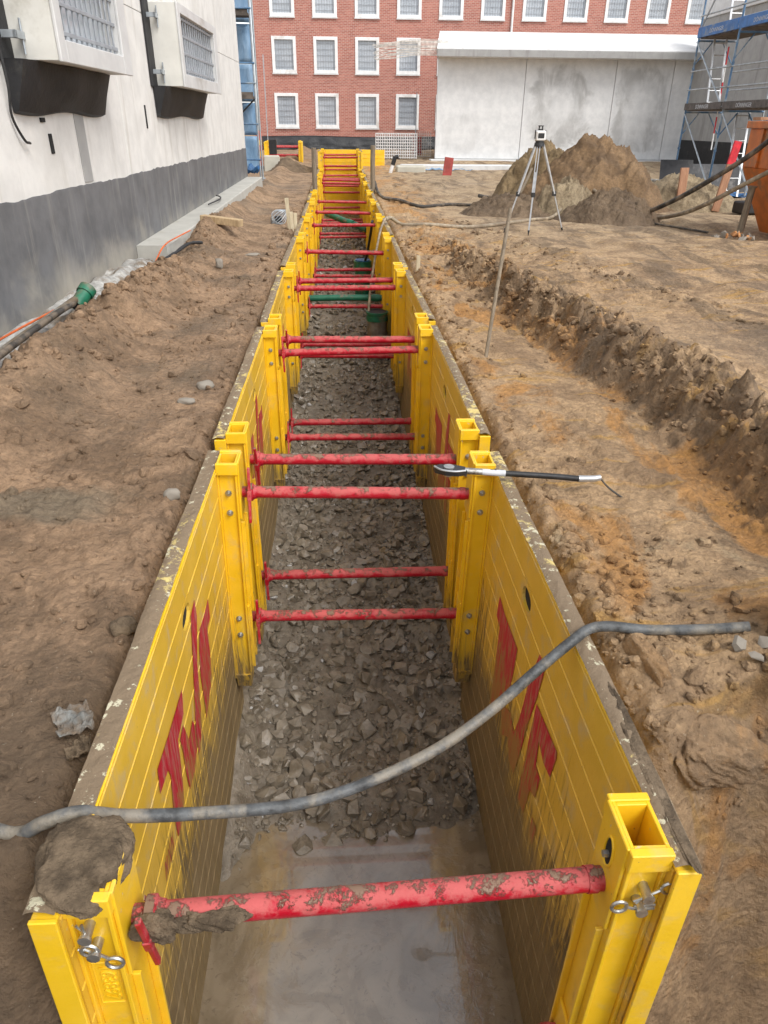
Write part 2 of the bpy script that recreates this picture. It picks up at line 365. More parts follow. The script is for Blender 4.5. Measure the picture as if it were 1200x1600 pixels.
def wood(name, a, b):
    k = NT(name); p = k.obj(); n = k.noise(k.mapp(p, (14, 14, 1.6)), 3, 6, .65, .8); m = k.noise(p, 4, 4, .6)
    c = k.mix(k.rng(n, .32, .68), a, b); c = k.mix(k.rng(m, .55, .75, 0, .5), c, tuple(x*.55 for x in a)); k.col(c).rough(.8); k.bump(n, .004, .6); return k.m
M['wood_grey'] = wood('weathered timber', (.150, .118, .082), (.270, .215, .150))
M['wood_new'] = wood('sawn timber', (.360, .250, .135), (.540, .400, .235))
M['wood_red'] = wood('reddish timber', (.300, .150, .085), (.440, .240, .140))
M['wood_pale'] = wood('pale lath', (.46, .38, .25), (.62, .54, .38))
M['geotex'] = plain('grey geotextile', (.420, .410, .385), .9, 0, .25, 9, .012, (.21, .165, .12), .4)
def concrete(name, c, stain=(.33, .32, .30), amt=.4, streak=True, big=.7):
    k = NT(name); p = k.pos(); n = k.noise(p, 3.2, 7, .62); st = k.noise(k.mapp(p, (2.4, 2.4, .22)), 1.6, 6, .62, .4); b = k.noise(p, big, 5, .6, .4)
    col = k.mix(k.rng(n, .3, .7), tuple(x*.90 for x in c), tuple(min(.86, x*1.05) for x in c))
    if streak: col = k.mix(k.math('MULTIPLY', k.rng(st, .52, .70), amt), col, stain)
    col = k.mix(k.math('MULTIPLY', k.rng(b, .56, .66), amt*.7), col, tuple((x+y)/2 for x, y in zip(c, stain)))
    col = k.mix(k.math('MULTIPLY', k.rng(k.noise(p, 45, 3, .6), .69, .74), .4), col, tuple(x*.5 for x in c))
    k.col(col).rough(.85); k.spec(.3); k.bump(k.noise(p, 38, 5, .6), .003, .6); return k.m
M['conc_white'] = concrete('white concrete', (.70, .685, .655), (.45, .42, .365), .42)
M['conc_panel'] = concrete('pale concrete', (.66, .66, .65), (.40, .40, .40), .30)
M['conc_grey'] = concrete('grey concrete', (.36, .355, .345), (.20, .19, .18), .55)
M['conc_ledge'] = concrete('ledge concrete', (.45, .44, .40), (.31, .25, .16), .55, False, 2.2)
M['conc_base'] = concrete('footing concrete', (.50, .475, .40), (.25, .21, .13), .5, False, 1.6)
def bitumen():
    k = NT('grey bitumen coat'); p = k.pos(); x, y, z = k.sep(p)
    n = k.noise(p, 2.4, 7, .62); st = k.noise(k.mapp(p, (3.5, 3.5, .3)), 2.2, 6, .65, .3)
    c = k.mix(k.rng(n, .3, .7), (.105, .106, .110), (.160, .161, .166))
    c = k.mix(k.math('MULTIPLY', k.rng(st, .50, .70), .55), c, (.270, .262, .245))
    # splashed cement dust near the foot of the wall
    d = k.rng(k.math('ADD', z, k.math('MULTIPLY', k.math('SUBTRACT', k.noise(p, 1.1, 5, .6, .4), .5), 1.5)), .62, -.05)
    c = k.mix(k.math('MULTIPLY', d, .8), c, (.400, .365, .300)); k.col(c).rough(.7); k.bump(n, .006, .4); return k.m
M['bitumen'] = bitumen()
def brick():
    k = NT('red brickwork'); p = k.pos(); x, y, z = k.sep(p)
    m = k.n('ShaderNodeCombineXYZ'); k.l(x, m.inputs[0]); k.l(z, m.inputs[1])
    b = k.n('ShaderNodeTexBrick'); k.l(m.outputs[0], b.inputs['Vector'])
    b.inputs['Color1'].default_value = (.330, .105, .075, 1); b.inputs['Color2'].default_value = (.470, .185, .135, 1); b.inputs['Mortar'].default_value = (.50, .40, .35, 1)
    b.inputs['Scale'].default_value = 1; b.inputs['Mortar Size'].default_value = .009; b.inputs['Brick Width'].default_value = .25; b.inputs['Row Height'].default_value = .083; b.inputs['Bias'].default_value = -.1
    n = k.noise(m.outputs[0], 5.5, 5, .75); c = k.mix(k.rng(n, .60, .72, 0, .55), b.outputs[0], (.52, .30, .22)); c = k.mix(k.rng(k.noise(m.outputs[0], 9, 3, .7), .60, .70, 0, .5), c, (.17, .045, .035))
    c = k.mix(k.rng(k.noise(p, .3, 3, .5), .4, .7, 0, .22), c, (.50, .20, .15)); k.col(c).rough(.85); k.bump(b.outputs[1], -.006, .5); return k.m
M['brick'] = brick()
M['frame_white'] = plain('white window frame', (.78, .78, .77), .5, 0, .05, 3, 0, (.6, .58, .55), .15)
M['frame_grey'] = plain('light grey metal casing', (.62, .62, .61), .45, .1, .06, 3, 0, (.45, .43, .40), .15)
M['casing'] = plain('off white casing', (.67, .66, .61), .6, 0, .05, 3, 0, (.5, .48, .42), .15)
def glass():
    k = NT('window glass'); p = k.pos(); n = k.noise(p, .9, 3, .6); k.col(k.mix(k.math('MULTIPLY', k.rnd(), .45), k.mix(k.rng(n, .35, .7), (.46, .50, .54), (.62, .655, .69)), (.33, .365, .41))).rough(.08).metal(0); k.spec(.6); return k.m
M['glass'] = glass()
M['bars'] = plain('painted bars', (.33, .35, .38), .5, .2, .1, 10)
def tarp():
    k = NT('blue tarp'); p = k.pos(); n = k.noise(k.mapp(p, (1.5, 1.5, .7)), 1.6, 5, .6, .6)
    k.col(k.mix(k.rng(n, .3, .7), (.145, .270, .430), (.280, .410, .560))).rough(.55); k.bump(n, .08, .6); return k.m
M['tarp_blue'] = tarp()
M['tarp_deep'] = plain('deep blue sheet', (.035, .13, .30), .5, 0, .3, 5, .01)
M['rebar'] = plain('pale rods', (.62, .58, .53), .7, .1, .2, 8)
M['meshwhite'] = plain('pale steel mesh', (.72, .70, .68), .6, .1, .12, 8)
M['yellow_bright'] = yellow('yellow paint far', (.82, .50, .012), -3.4, -1.6)
M['rubble'] = concrete('rubble', (.270, .240, .200), (.16, .125, .09), .6, False, 6)
M['rag'] = plain('muddy grey cloth', (.20, .205, .195), .9, 0, .3, 22, .004, (.15, .11, .075), .6)
M['brickbit'] = plain('orange brick bit', (.48, .22, .08), .85, 0, .2, 18, .006, (.25, .17, .10), .35)
M['board_black'] = plain('black formwork sheet', (.045, .045, .048), .4, 0, .3, 3, 0, (.20, .19, .18), .3)

# ------------------------------------------------------------------ ground
TH = .885                       # half width of the trench cut
def wallx(y): return -3.14+.022*y
def bank_x(y): return np.interp(y, [0, 3, 4.8, 6, 8.3, 11, 14], [2.55, 2.32, 2.22, 2.12, 1.86, 1.62, 1.4])
def bank_h(y): return np.interp(y, [0, 3, 5, 6.5, 8.5, 11, 14], [.26, .26, .24, .20, .14, .08, .02])
def ground_z(x, y):
    x = np.asarray(x, float); y = np.asarray(y, float)
    z = .035+.22*sstep(27, 40, y)+0*x
    # left: ridge of spoil between trench and wall
    rx = -2.30+.16*(vnoise(y*.8, y*0+3.3, 5)-.5)*2
    rh = .30*(.65+.7*vnoise(y*.9, y*0+8.1, 9))*sstep(1.0, 4, y)*(1-.35*sstep(13, 19, y))*(1-.55*np.exp(-((y-10.4)/1.3)**2))
    prof = np.where(x > rx, np.exp(-((x-rx)/.34)**2), np.exp(-((x-rx)/.30)**2))
    z = z+np.where(x < 0, rh*prof, 0)
    cut = sstep(.30, .06, np.abs(y-6.75))*sstep(-2.42, -2.30, x)*sstep(-1.75, -1.95, x); z = z-.16*cut*(x < 0)     # a bucket bite
    z = z+np.where(x < 0, .06*sstep(-1.2, -.9, x)*0, 0)
    # right: bench, then bank up to the trodden plateau
    bx = bank_x(y)+.16*(fbm(y*1.4, x*.25, 21, 3)-.5)*2; bh = bank_h(y)
    wl = .10+.30*fbm(y*1.1, y*0+7, 25, 3); up = sstep(bx-wl, bx+.10, x)
    z = z+np.where(x > 0, up*bh, 0)
    z = z+np.where(x > 0, .20*np.exp(-((x-bx-.14)/.22)**2)*(billow(x*4.2, y*3.2, 33, 4, .6)*2.0-.35)*sstep(14, 9, y), 0)
    z = z+np.where(x > 0, .16*np.exp(-((x-bx)/.16)**2)*(fbm(x*9, y*7, 37, 4, .62)-.5)*2*sstep(14, 9, y), 0)
    z = z-np.where(x > 0, .04*np.exp(-((x-bx+.28)/.18)**2)*sstep(13, 8, y), 0)
    # second rough furrow on the plateau
    fx = np.interp(y, [3, 6, 9, 12, 15], [4.1, 3.75, 3.2, 2.7, 2.3])
    z = z+np.where(x > 0, .10*np.exp(-((x-fx)/.25)**2)*billow(x*2.1, y*1.3, 44, 3)*sstep(15, 11, y), 0)
    z = z+np.where(x > 0, .10*np.exp(-((x-1.65-.12*(y-16))/.5)**2)*billow(x*1.9, y*1.1, 61, 3)*sstep(8, 12, y)*sstep(26, 20, y), 0)
    th = x*.93+y*.37                                        # wheel ruts crossing the plateau
    rut = np.maximum(0, np.sin(th*3.6+2.2*fbm(x*.5, y*.4, 53, 2)))**3*sstep(.35, .6, fbm(x*.45, y*.35, 57, 2))
    z = z+np.where(x > bx+.3, (.085*rut-.02)*(.6+.8*billow(x*3, y*2.2, 59, 3)), 0)*sstep(4, 6, y)*sstep(34, 24, y)
    # heaped clods at the near right, where the bench meets the broken edge
    z = z+.16*np.exp(-(((x-1.85)/.42)**2+((y-2.0)/.45)**2))
    # relief
    far = sstep(30, 8, y)
    rough = np.where(x > 0, .26, .40)+.55*sstep(.47, .64, fbm(x*.7, y*.5, 71, 3))
    rough = rough+np.where(x > 0, 1.1*np.exp(-((x-bx)/.30)**2), .9*np.exp(-((x-rx)/.40)**2))
    near_edge = np.exp(-((np.abs(x)-.95)/.16)**2)
    rough = rough+.5*near_edge
    z = z+(fbm(x*.8, y*.8, 1, 3)-.5)*.10
    z = z+rough*((billow(x*2.6, y*2.6, 3, 5, .58)-.32)*.075+(fbm(x*8.5, y*8.5, 4, 4, .6)-.5)*.050)*(.4+.6*far)
    z = z+(fbm(x*24, y*24, 14, 3, .6)-.5)*.030*far*(.45+.55*np.minimum(rough, 1.4))
    cl = fbm(x*15, y*13, 23, 2); z = z+np.maximum(cl-.57, 0)*.10*np.minimum(rough, 1.8)*far
    # scrape marks of the digging bucket on the right bench
    z = z+np.where(x > 0, .010*np.sin((x*.9+y*.35)*22+3*fbm(x*2, y*2, 81, 2))*sstep(.45, .6, fbm(x*.9, y*1.1, 82, 2)), 0)*far
    # broken down ends beside the first shield
    e1 = 1.66+.10*np.sin(x*6)+.26*(fbm(x*3, x*0+.5, 91, 3)-.5)+.16*sstep(1.0, 1.6, x)
    pit = sstep(e1, e1-.62, y)*sstep(2.9, 2.2, x)*(x > 0); z = z-1.35*pit-.10*sstep(e1+.02, e1-.05, y)*(x > 0)*sstep(2.9, 2.2, x)
    e2 = 1.36+.18*(fbm(x*3, x*0+.5, 95, 3)-.5)
    pit2 = sstep(e2, e2-.60, y)*sstep(-2.4, -1.9, x)*(x < 0); z = z-1.2*pit2
    # soil falls away slightly along the shields
    z = z-.10*np.exp(-((np.abs(x)-TH)/.05)**2)*sstep(34, 30, y)
    return z
def spaced(a, b, f):
    out = [a]
    while out[-1] < b: out.append(out[-1]+f(out[-1]))
    out[-1] = b; return out
ys = [-40, -25, -12, -6, -3, -1.6, -.8, -.2, .2, .45]+spaced(.6, 60, lambda y: max(.017, .0062*y))[0:]+[66, 75, 90, 120, 170]
xl = [-x for x in spaced(TH, 3.4, lambda x: .018+.004*(x-TH))][::-1]
xl = [-170, -90, -45, -25, -15, -10, -7, -5.2, -4.2]+xl
xr = spaced(TH, 6.0, lambda x: .018+.006*(x-TH))+[6.15, 6.4, 6.7, 7.0, 7.4, 7.8, 8.3, 8.8, 9.4, 10, 11, 12, 13.5, 15, 17, 20, 24, 30, 45, 90, 170]
xs = np.array(xl+[-.3, .3]+xr); ys = np.array(ys); nL = len(xl)
GX, GY = np.meshgrid(xs, ys)
GZ = ground_z(GX, GY)
TY0, TY1 = -2.0, 34.3
V = np.stack([GX, GY, GZ], -1).reshape(-1, 3)
nx, ny = len(xs), len(ys)
I, J = np.meshgrid(np.arange(nx-1), np.arange(ny-1)); a = J*nx+I
F = np.stack([a, a+1, a+1+nx, a+nx], -1).reshape(-1, 4)
yc = (ys[J]+ys[J+1])/2; inside = ((I >= nL-1) & (I < nL+2) & (yc > TY0) & (yc < TY1)).reshape(-1)
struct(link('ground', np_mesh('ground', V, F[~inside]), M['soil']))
# soil faces of the trench cut, behind the shields
mb = MB()
yy = [float(y) for y in ys[(ys > TY0-.5) & (ys < TY1+.5)]][::4]
for sx in (-1, 1):
    vs = []; fs = []
    for i, y in enumerate(yy):
        for z in (float(ground_z(sx*TH, y))+.01, -.9, -1.7, -2.9):
            vs.append((sx*(TH+(.0 if z > -.3 else .02*math.sin(y*7+z*5))), y, z))
        if i:
            for k in range(3): fs.append(((i-1)*4+k, (i-1)*4+k+1, i*4+k+1, i*4+k))
    mb.add(vs, fs)
for yv in (yy[0], yy[-1]): mb.add([(-TH, yv, .3), (TH, yv, .3), (TH, yv, -2.9), (-TH, yv, -2.9)], [(0, 1, 2, 3)])
struct(mb.build('trench_side', M['soil'], smooth=True))

# trench bed
def bed_z(x, y):
    z = np.interp(y, [-2, 2.5, 2.95, 3.4, 5, 8, 12, 20, 34], [-2.42, -2.40, -2.20, -2.07, -2.03, -2.0, -1.93, -1.85, -1.75])
    z = z+(fbm(np.asarray(x)*2.2, np.asarray(y)*2.2, 201, 4)-.5)*.14*(1+0*y)+(fbm(np.asarray(x)*11, np.asarray(y)*11, 205, 3)-.5)*.04
    z = z+.16*np.exp(-((np.asarray(x)+.86)/.12)**2)
    return z
bx_ = np.linspace(-TH+.01, TH-.01, 70); by_ = np.array([-2.0, 0, 1.2]+spaced(1.6, 34.25, lambda y: .022+.006*max(0, y-3)))
BX, BY = np.meshgrid(bx_, by_); V = np.stack([BX, BY, bed_z(BX, BY)], -1).reshape(-1, 3)
nx, ny = len(bx_), len(by_); I, J = np.meshgrid(np.arange(nx-1), np.arange(ny-1)); a = J*nx+I
bed = struct(link('trench_bed', np_mesh('trench_bed', V, np.stack([a, a+1, a+1+nx, a+nx], -1).reshape(-1, 4)), M['wet_mud']))
WZ = -2.165
mb = MB(); wx = np.linspace(-TH+.012, TH-.012, 2)
mb.add([(-TH+.012, -1.98, WZ), (TH-.012, -1.98, WZ), (TH-.012, 3.6, WZ), (-TH+.012, 3.6, WZ)], [(0, 1, 2, 3)])
struct(mb.build('water', M['water']))

# stones in the bed
def stone_mesh(seed, npt=15):
    r = random.Random(seed); bm = bmesh.new(); fl = r.uniform(.42, .72); el = r.uniform(.7, 1.0)
    for i in range(npt):
        v = Vector((r.gauss(0, 1), r.gauss(0, 1), r.gauss(0, 1))).normalized()*r.uniform(.82, 1.0)
        bm.verts.new((v.x, v.y*el, v.z*fl))
    res = bmesh.ops.convex_hull(bm, input=bm.verts)
    junk = [g for g in res['geom_interior'] if isinstance(g, bmesh.types.BMVert)]
    if junk: bmesh.ops.delete(bm, geom=junk, context='VERTS')
    bmesh.ops.recalc_face_normals(bm, faces=bm.faces)
    me = bpy.data.meshes.new('stone'); bm.to_mesh(me); bm.free(); me.materials.append(M['stone']); return me
SM = [stone_mesh(100+i) for i in range(18)]
def mesh_arrays(me):
    me.calc_loop_triangles(); v = np.empty(len(me.vertices)*3, np.float32); me.vertices.foreach_get('co', v)
    t = np.empty(len(me.loop_triangles)*3, np.int32); me.loop_triangles.foreach_get('vertices', t); return v.reshape(-1, 3), t.reshape(-1, 3)
SA = [mesh_arrays(m) for m in SM]
def scatter_mesh(name, items, mat, arrays=SA, smooth=False):
    VV = []; FF = []; o = 0
    for (x, y, z, s, k, e) in items:
        v, t = arrays[k]; m = np.array(Euler(e).to_matrix(), np.float32)
        VV.append((v*s) @ m.T+np.array([x, y, z], np.float32)); FF.append(t+o); o += len(v)
    return link(name, np_mesh(name, np.concatenate(VV), np.concatenate(FF), smooth), mat)
items = []
r = random.Random(3)
y = 2.42
while y < 31:
    dens = (230 if y < 9 else 120 if y < 14 else 45)*(.10+.90*min(1, max(0, (y-2.55)/.70))**1.5)
    dy = .1 if y < 12 else .25
    for i in range(int(dens*1.66*dy)):
        px, py = r.uniform(-.80, .80), y+r.random()*dy
        cov = float(fbm(px*2.4, py*2.0, 301, 3))
        if y < 14 and cov < .36 and r.random() < .7: continue          # silted up patches
        s = min(.085, max(.024, r.lognormvariate(math.log(.047), .48)))*(1.0 if y < 12 else 1.35)
        z = float(bed_z(px, py))+s*r.uniform(-.15, .45)
        items.append((px, py, z, s, r.randrange(18), (r.gauss(0, .35), r.gauss(0, .35), r.random()*6.28)))
    y += dy
for i in range(2600):
    px, py = r.uniform(-.80, .80), 2.85+6.5*r.random()**1.4; s = r.uniform(.009, .022)
    items.append((px, py, float(bed_z(px, py))+s*.6, s, r.randrange(18), (r.gauss(0, .5), r.gauss(0, .5), r.random()*6.28)))
score = sorted(range(len(items)), key=lambda i: -items[i][3]/math.hypot(items[i][1], items[i][2]-1.82))
big = set(score[:300])
for i in score[:300]:
    x, y, z, s, k, e = items[i]; o = link('stone', SM[k], None, bed, (x, y, z)); o.scale = (s, s, s); o.rotation_euler = e
g = scatter_mesh('gravel', [items[i] for i in range(len(items)) if i not in big], M['stone']); struct(g, 'stuff', 'muddy crushed stone covering the trench bed')

# ------------------------------------------------------------------ trench shields
HW, PI_, PO = .685, .80, .862          # rail inner face, panel inner face, panel outer face
ZB = -2.75                              # panel foot below its top
PH = .16
_cache = {}
def plank_mesh(L, slot=None):
    key = ('plank', round(L, 3), slot)
    if key in _cache: return _cache[key]
    # profile in (x,z), face towards +x, hollow-section plank with a weld bead along its upper edge
    prof = [(0, -PH+.0006), (.0185, -PH+.0006), (.020, -PH+.003), (.020, -.009), (.0222, -.0065), (.0222, -.0035), (.0185, -.0006), (0, -.0006)]
    mb = MB(); n = len(prof)
    if slot is None:
        mb.add([(x, 0, z) for x, z in prof]+[(x, L, z) for x, z in prof], [(i, (i+1) % n, n+(i+1) % n, n+i) for i in range(n)]+[tuple(range(n-1, -1, -1)), tuple(range(n, 2*n))])
    else:
        # with a lifting slot through it: two lengths plus the webs above and below the slot
        a, b = slot
        for y0, y1 in ((0, a), (b, L)):
            mb.add([(x, y0, z) for x, z in prof]+[(x, y1, z) for x, z in prof], [(i, (i+1) % n, n+(i+1) % n, n+i) for i in range(n)]+[tuple(range(n-1, -1, -1)), tuple(range(n, 2*n))])
        c = (a+b)/2; h = PH/2
        for sgn in (1, -1):
            zo = -.003 if sgn > 0 else -PH+.003
            arc = [(c-(b-a)/2*math.cos(t), -h+sgn*(h-.028)*math.sin(t)**.8 if 0 < t < math.pi else -h) for t in np.linspace(0, math.pi, 11)]
            poly = [(a, zo)]+arc+[(b, zo)]
            mb.prism(poly, .02)
    me = mb.mesh('plank'); me.materials.append(M['yellow_plank']); _cache[key] = me; return me
def rail_mesh():
    # rectangular column, open at the top, front plate framed by flanges; local x: 0 at panel face .. .115 at trench side, y 0 depth .19
    if 'rail' in _cache: return _cache['rail']
    W, D, T = .115, .19, .012; z0, z1 = -1.55, .03; mb = MB()
    mb.bbox(0, T, .004, D-.004, z0, z1-.004, .002); mb.bbox(W-T, W, .0, D, z0+.06, z1, .002)          # inner and outer cheeks
    mb.bbox(T, W-T, .018, .030, z0+.03, z1-.002, .002); mb.bbox(T, W-T, D-.030, D-.018, z0+.03, z1-.002, .002)  # front and rear plates
    mb.bbox(-.001, W+.006, -.010, .018, -.035, z1+.004, .003)                                        # head band, front
    mb.bbox(-.001, W+.006, D-.018, D+.010, -.035, z1+.004, .003)                                     # head band, rear
    mb.bbox(W, W+.012, .012, D-.012, -.33, z1+.004, .003)                                            # strut seat, upper
    mb.bbox(W, W+.012, .012, D-.012, -1.24, -.96, .003)                                              # strut seat, lower
    mb.bbox(W, W+.024, .030, .042, z0+.08, -.36, .002); mb.bbox(W, W+.024, D-.042, D-.030, z0+.08, -.36, .002)  # guide strips
    mb.add([(T, .0, z0+.03), (W-T, .0, z0+.03), (W-T, .03, z0-.09), (T, .03, z0-.09), (T, D, z0+.03), (W-T, D, z0+.03), (W-T, D-.03, z0-.09), (T, D-.03, z0-.09)],
           [(0,1,2,3),(4,7,6,5),(0,4,5,1),(1,5,6,2),(2,6,7,3),(3,7,4,0)])                                # tapered shoe
    mb.bbox(-.03, 0, .010, .024, z0+.2, -.03, .003)                                                   # weld rib against the panel
    me = mb.mesh('rail'); me.materials.append(M['yellow']); _cache['rail'] = me; return me
def bolt_mesh():
    if 'bolt' in _cache: return _cache['bolt']
    mb = MB(); mb.cyl((0, 0, 0), (0, -.004, 0), .019, n=14); mb.cyl((0, -.004, 0), (0, -.016, 0), .0135, n=6); mb.cyl((0, -.016, 0), (0, -.024, 0), .008, n=8)
    me = mb.mesh('bolt', True); me.materials.append(M['steel']); _cache['bolt'] = me; return me
def collar_mesh():
    if 'collar' in _cache: return _cache['collar']
    mb = MB(); mb.cyl((.035, 0, 0), (.060, 0, 0), .054, n=20); mb.cyl((.060, 0, 0), (.066, 0, 0), .054, .044, n=20); mb.cyl((.0, 0, 0), (.035, 0, 0), .034, n=16); mb.cyl((.066, 0, 0), (.085, 0, 0), .044, .039, n=20)
    for q in range(6):
        t = q*math.pi/3; mb.cyl((.032, .048*math.cos(t), .048*math.sin(t)), (.028, .048*math.cos(t), .048*math.sin(t)), .008, n=6)
    me = mb.mesh('collar', True); me.materials.append(M['red']); _cache['collar'] = me; return me
def lever_mesh():
    if 'lever' in _cache: return _cache['lever']
    mb = MB(); mb.bbox(.040, .056, -.078, -.058, -.17, .17, .003); mb.bbox(.036, .060, -.082, -.054, -.03, .03, .003)
    me = mb.mesh('locking_lever'); me.materials.append(M['red']); _cache['lever'] = me; return me
def strut(parent, p0, p1, spin=0.0):
    p0, p1 = Vector(p0), Vector(p1); L = (p1-p0).length
    key = ('strut', round(L, 3))
    if key not in _cache:
        mb = MB(); n = 18; rings = [0.06, .075]+list(np.linspace(.2, L-.12, 7))+[L-.02, L]
        mb.cyl((.05, 0, 0), (L, 0, 0), .0355, n=22); mb.cyl((L-.05, 0, 0), (L-.02, 0, 0), .039, n=22)
        mb.cyl((.42*L, 0, 0), (.42*L+.008, 0, 0), .037, n=22)
        me = mb.mesh('strut', True); me.materials.append(M['red']); _cache[key] = me
    o = link('strut', _cache[key], None, parent); d = (p1-p0).normalized()
    o.rotation_euler = Vector((1, 0, 0)).rotation_difference(d).to_euler(); o.location = p0
    link('collar', collar_mesh(), None, o)
    lv = link('locking_lever', lever_mesh(), None, o); lv.rotation_euler = (spin, 0, 0)
    return o
EMB_L = [[(2.92,-.27),(2.93,-.38),(2.82,-.59),(2.79,-.80),(2.75,-.96),(2.68,-1.02),(2.63,-1.03),(2.63,-.87),(2.70,-.65),(2.75,-.50),(2.81,-.29)],
 [(3.22,-.48),(3.22,-.61),(3.13,-.61),(3.12,-.81),(3.10,-.92),(2.99,-.98),(2.87,-1.02),(2.87,-.89),(2.86,-.70),(2.90,-.56),(2.95,-.48),(3.09,-.49)],
 [(2.49,-.46),(2.46,-.58),(2.32,-.60),(2.31,-.78),(2.28,-.93),(2.20,-.99),(2.12,-.98),(2.11,-.83),(2.15,-.63),(2.13,-.57),(1.99,-.55),(2.01,-.43),(2.21,-.45)],
 [(2.43,-.62),(2.49,-.78),(2.59,-.75),(2.625,-.82),(2.615,-.96),(2.51,-1.01),(2.39,-1.0),(2.37,-.86),(2.37,-.72),(2.35,-.63)]]
EMB_R = [[(3.33,-.56),(3.19,-.58),(2.87,-.57),(2.87,-.68),(2.91,-.97),(3.24,-1.30),(3.24,-.98),(3.25,-.73),(3.35,-.71)],
 [(3.01,-1.08),(2.82,-.97),(2.72,-1.01),(2.67,-.88),(2.64,-.73),(2.61,-.54),(2.53,-.32),(2.43,-.31),(2.47,-.53),(2.53,-.76),(2.57,-1.0),(2.62,-1.22),(2.73,-1.23),(2.81,-1.14),(2.92,-1.24)],
 [(2.46,-.56),(2.13,-.52),(2.12,-.55),(2.15,-.70),(2.25,-.72),(2.35,-.69),(2.33,-.83),(2.25,-.83),(2.27,-.98),(2.35,-1.02),(2.38,-1.23),(2.50,-1.25),(2.49,-1.02),(2.48,-.82)]]
def emblem_mesh(side):
    key = ('emb', side)
    if key in _cache: return _cache[key]
    bm = bmesh.new(); sc_ = .80/.825
    for q, P in enumerate(EMB_L if side < 0 else EMB_R):
        f = bm.faces.new([bm.verts.new((-side*.0003*q, y*sc_-1.05, 1.823*(1-sc_)+z*sc_-.08)) for y, z in P])
    if side < 0:      # row of small slanted letters under the mark
        for k in range(6):
            y0 = 1.83+.028*k; bm.faces.new([bm.verts.new((0, a-1.05, b)) for a, b in ((y0, -.95), (y0+.008, -.95), (y0+.030, -.86), (y0+.022, -.86))])
            if k % 2 == 0: bm.faces.new([bm.verts.new((0, a-1.05, b)) for a, b in ((y0+.024, -.865), (y0+.030, -.865), (y0+.040, -.945), (y0+.034, -.945))])
    else:
        bm.faces.new([bm.verts.new((0, a*sc_-1.05, 1.823*(1-sc_)+b*sc_-.08)) for a, b in ((2.26, -1.10), (2.18, -1.09), (2.20, -1.23), (2.26, -1.21))])
    bm.normal_update(); bmesh.ops.triangulate(bm, faces=bm.faces[:])
    me = bpy.data.meshes.new('emblem'); bm.to_mesh(me); bm.free(); me.materials.append(M['emblem']); _cache[key] = me; return me
def crust_mesh(L, seed):
    # caked mud along the top edge of a panel
    nx_, ny_ = 9, int(L/.018); xs_ = np.linspace(.006, PO-PI_+.020, nx_); ys_ = np.linspace(.006, L-.006, ny_)
    X, Y = np.meshgrid(xs_, ys_); t = np.clip((fbm(X*3+seed, Y*2.0, 400+seed, 4)-.47)*.11, -.02, .022)*np.sin(np.pi*np.clip((X+.010)/(PO-PI_+.04), 0, 1))**.6
    Z = .004+np.maximum(t, 0)+(fbm(X*34, Y*34, 420+seed, 4, .6)-.35)*.016*np.sin(np.pi*np.clip((X+.012)/(PO-PI_+.045), 0.03, .97))
    V = np.stack([X-.012, Y, Z], -1).reshape(-1, 3); I, J = np.meshgrid(np.arange(nx_-1), np.arange(ny_-1)); a = J*nx_+I
    return np_mesh('mud_crust', V, np.stack([a, a+1, a+1+nx_, a+nx_], -1).reshape(-1, 4))
def panel(box, side, y0, y1, nplank, emb, crust_seed, pins=False):
    # side -1 left, +1 right; the left panel is the mirror, made by a half turn so that shared meshes stay right-handed
    L = y1-y0
    mb = MB(); xi = PI_+.018
    mb.bbox(min(side*xi, side*PO), max(side*xi, side*PO), y0, y1, ZB, -.014, .004)
    mb.bbox(min(side*PI_, side*(PO+.004)), max(side*PI_, side*(PO+.004)), y0+.004, y1-.004, -.012, .0, .003)     # top cap
    for yy_ in (y0, y1-.014): mb.bbox(min(side*(PI_-.002), side*(PO+.006)), max(side*(PI_-.002), side*(PO+.006)), yy_-.008, yy_+.006, ZB, .004, .003)   # end plates
    p = mb.build('side_panel', M['yellow'], box)
    for k in range(nplank):
        slot = None
        if k == 1 and emb: slot = (1.47, 1.63) if side < 0 else (L-1.70, L-1.54)
        o = link('plank', plank_mesh(L-.03, slot), None, p)
        if side < 0: o.location = (-PI_-.020, y0+.015, -.016-k*PH)
        else: o.rotation_euler = (0, 0, math.pi); o.location = (PI_+.020, y1-.015, -.016-k*PH)
        if slot:
            s0 = y0+.015+slot[0] if side < 0 else y1-.015-slot[1]; s1 = y0+.015+slot[1] if side < 0 else y1-.015-slot[0]
            mb = MB(); mb.bbox(min(side*(PI_+.0145), side*(PI_+.0178)), max(side*(PI_+.0145), side*(PI_+.0178)), s0, s1, -.016-k*PH-PH+.006, -.016-k*PH-.004, .001); mb.build('lifting_slot_shade', M['dark'], p)  # near-black plate behind the opening, the slot's shade put in as colour
    if emb:
        e = link('emblem', emblem_mesh(side), None, p); e.location = (side*(PI_-.0030), 0, 0)
    if crust_seed is not None:
        c = link('mud_crust', crust_mesh(L, crust_seed), M['yellow_top'], p, (side*PI_ if side > 0 else -PO-.012, y0, .0))
    return p
def rail(box, side, yc, bolts, far):
    o = link('rail', rail_mesh(), None, box)
    D = .19
    if side < 0: o.location = (-PI_, yc-D/2, 0)
    else: o.rotation_euler = (0, 0, math.pi); o.location = (PI_, yc+D/2, 0)
    for z in bolts:
        b = link('bolt', bolt_mesh(), None, o)
        if side < 0: b.location = (.058, .018, z)
        else: b.location = (.058, D-.018, z); b.rotation_euler = (0, 0, math.pi)
    return o
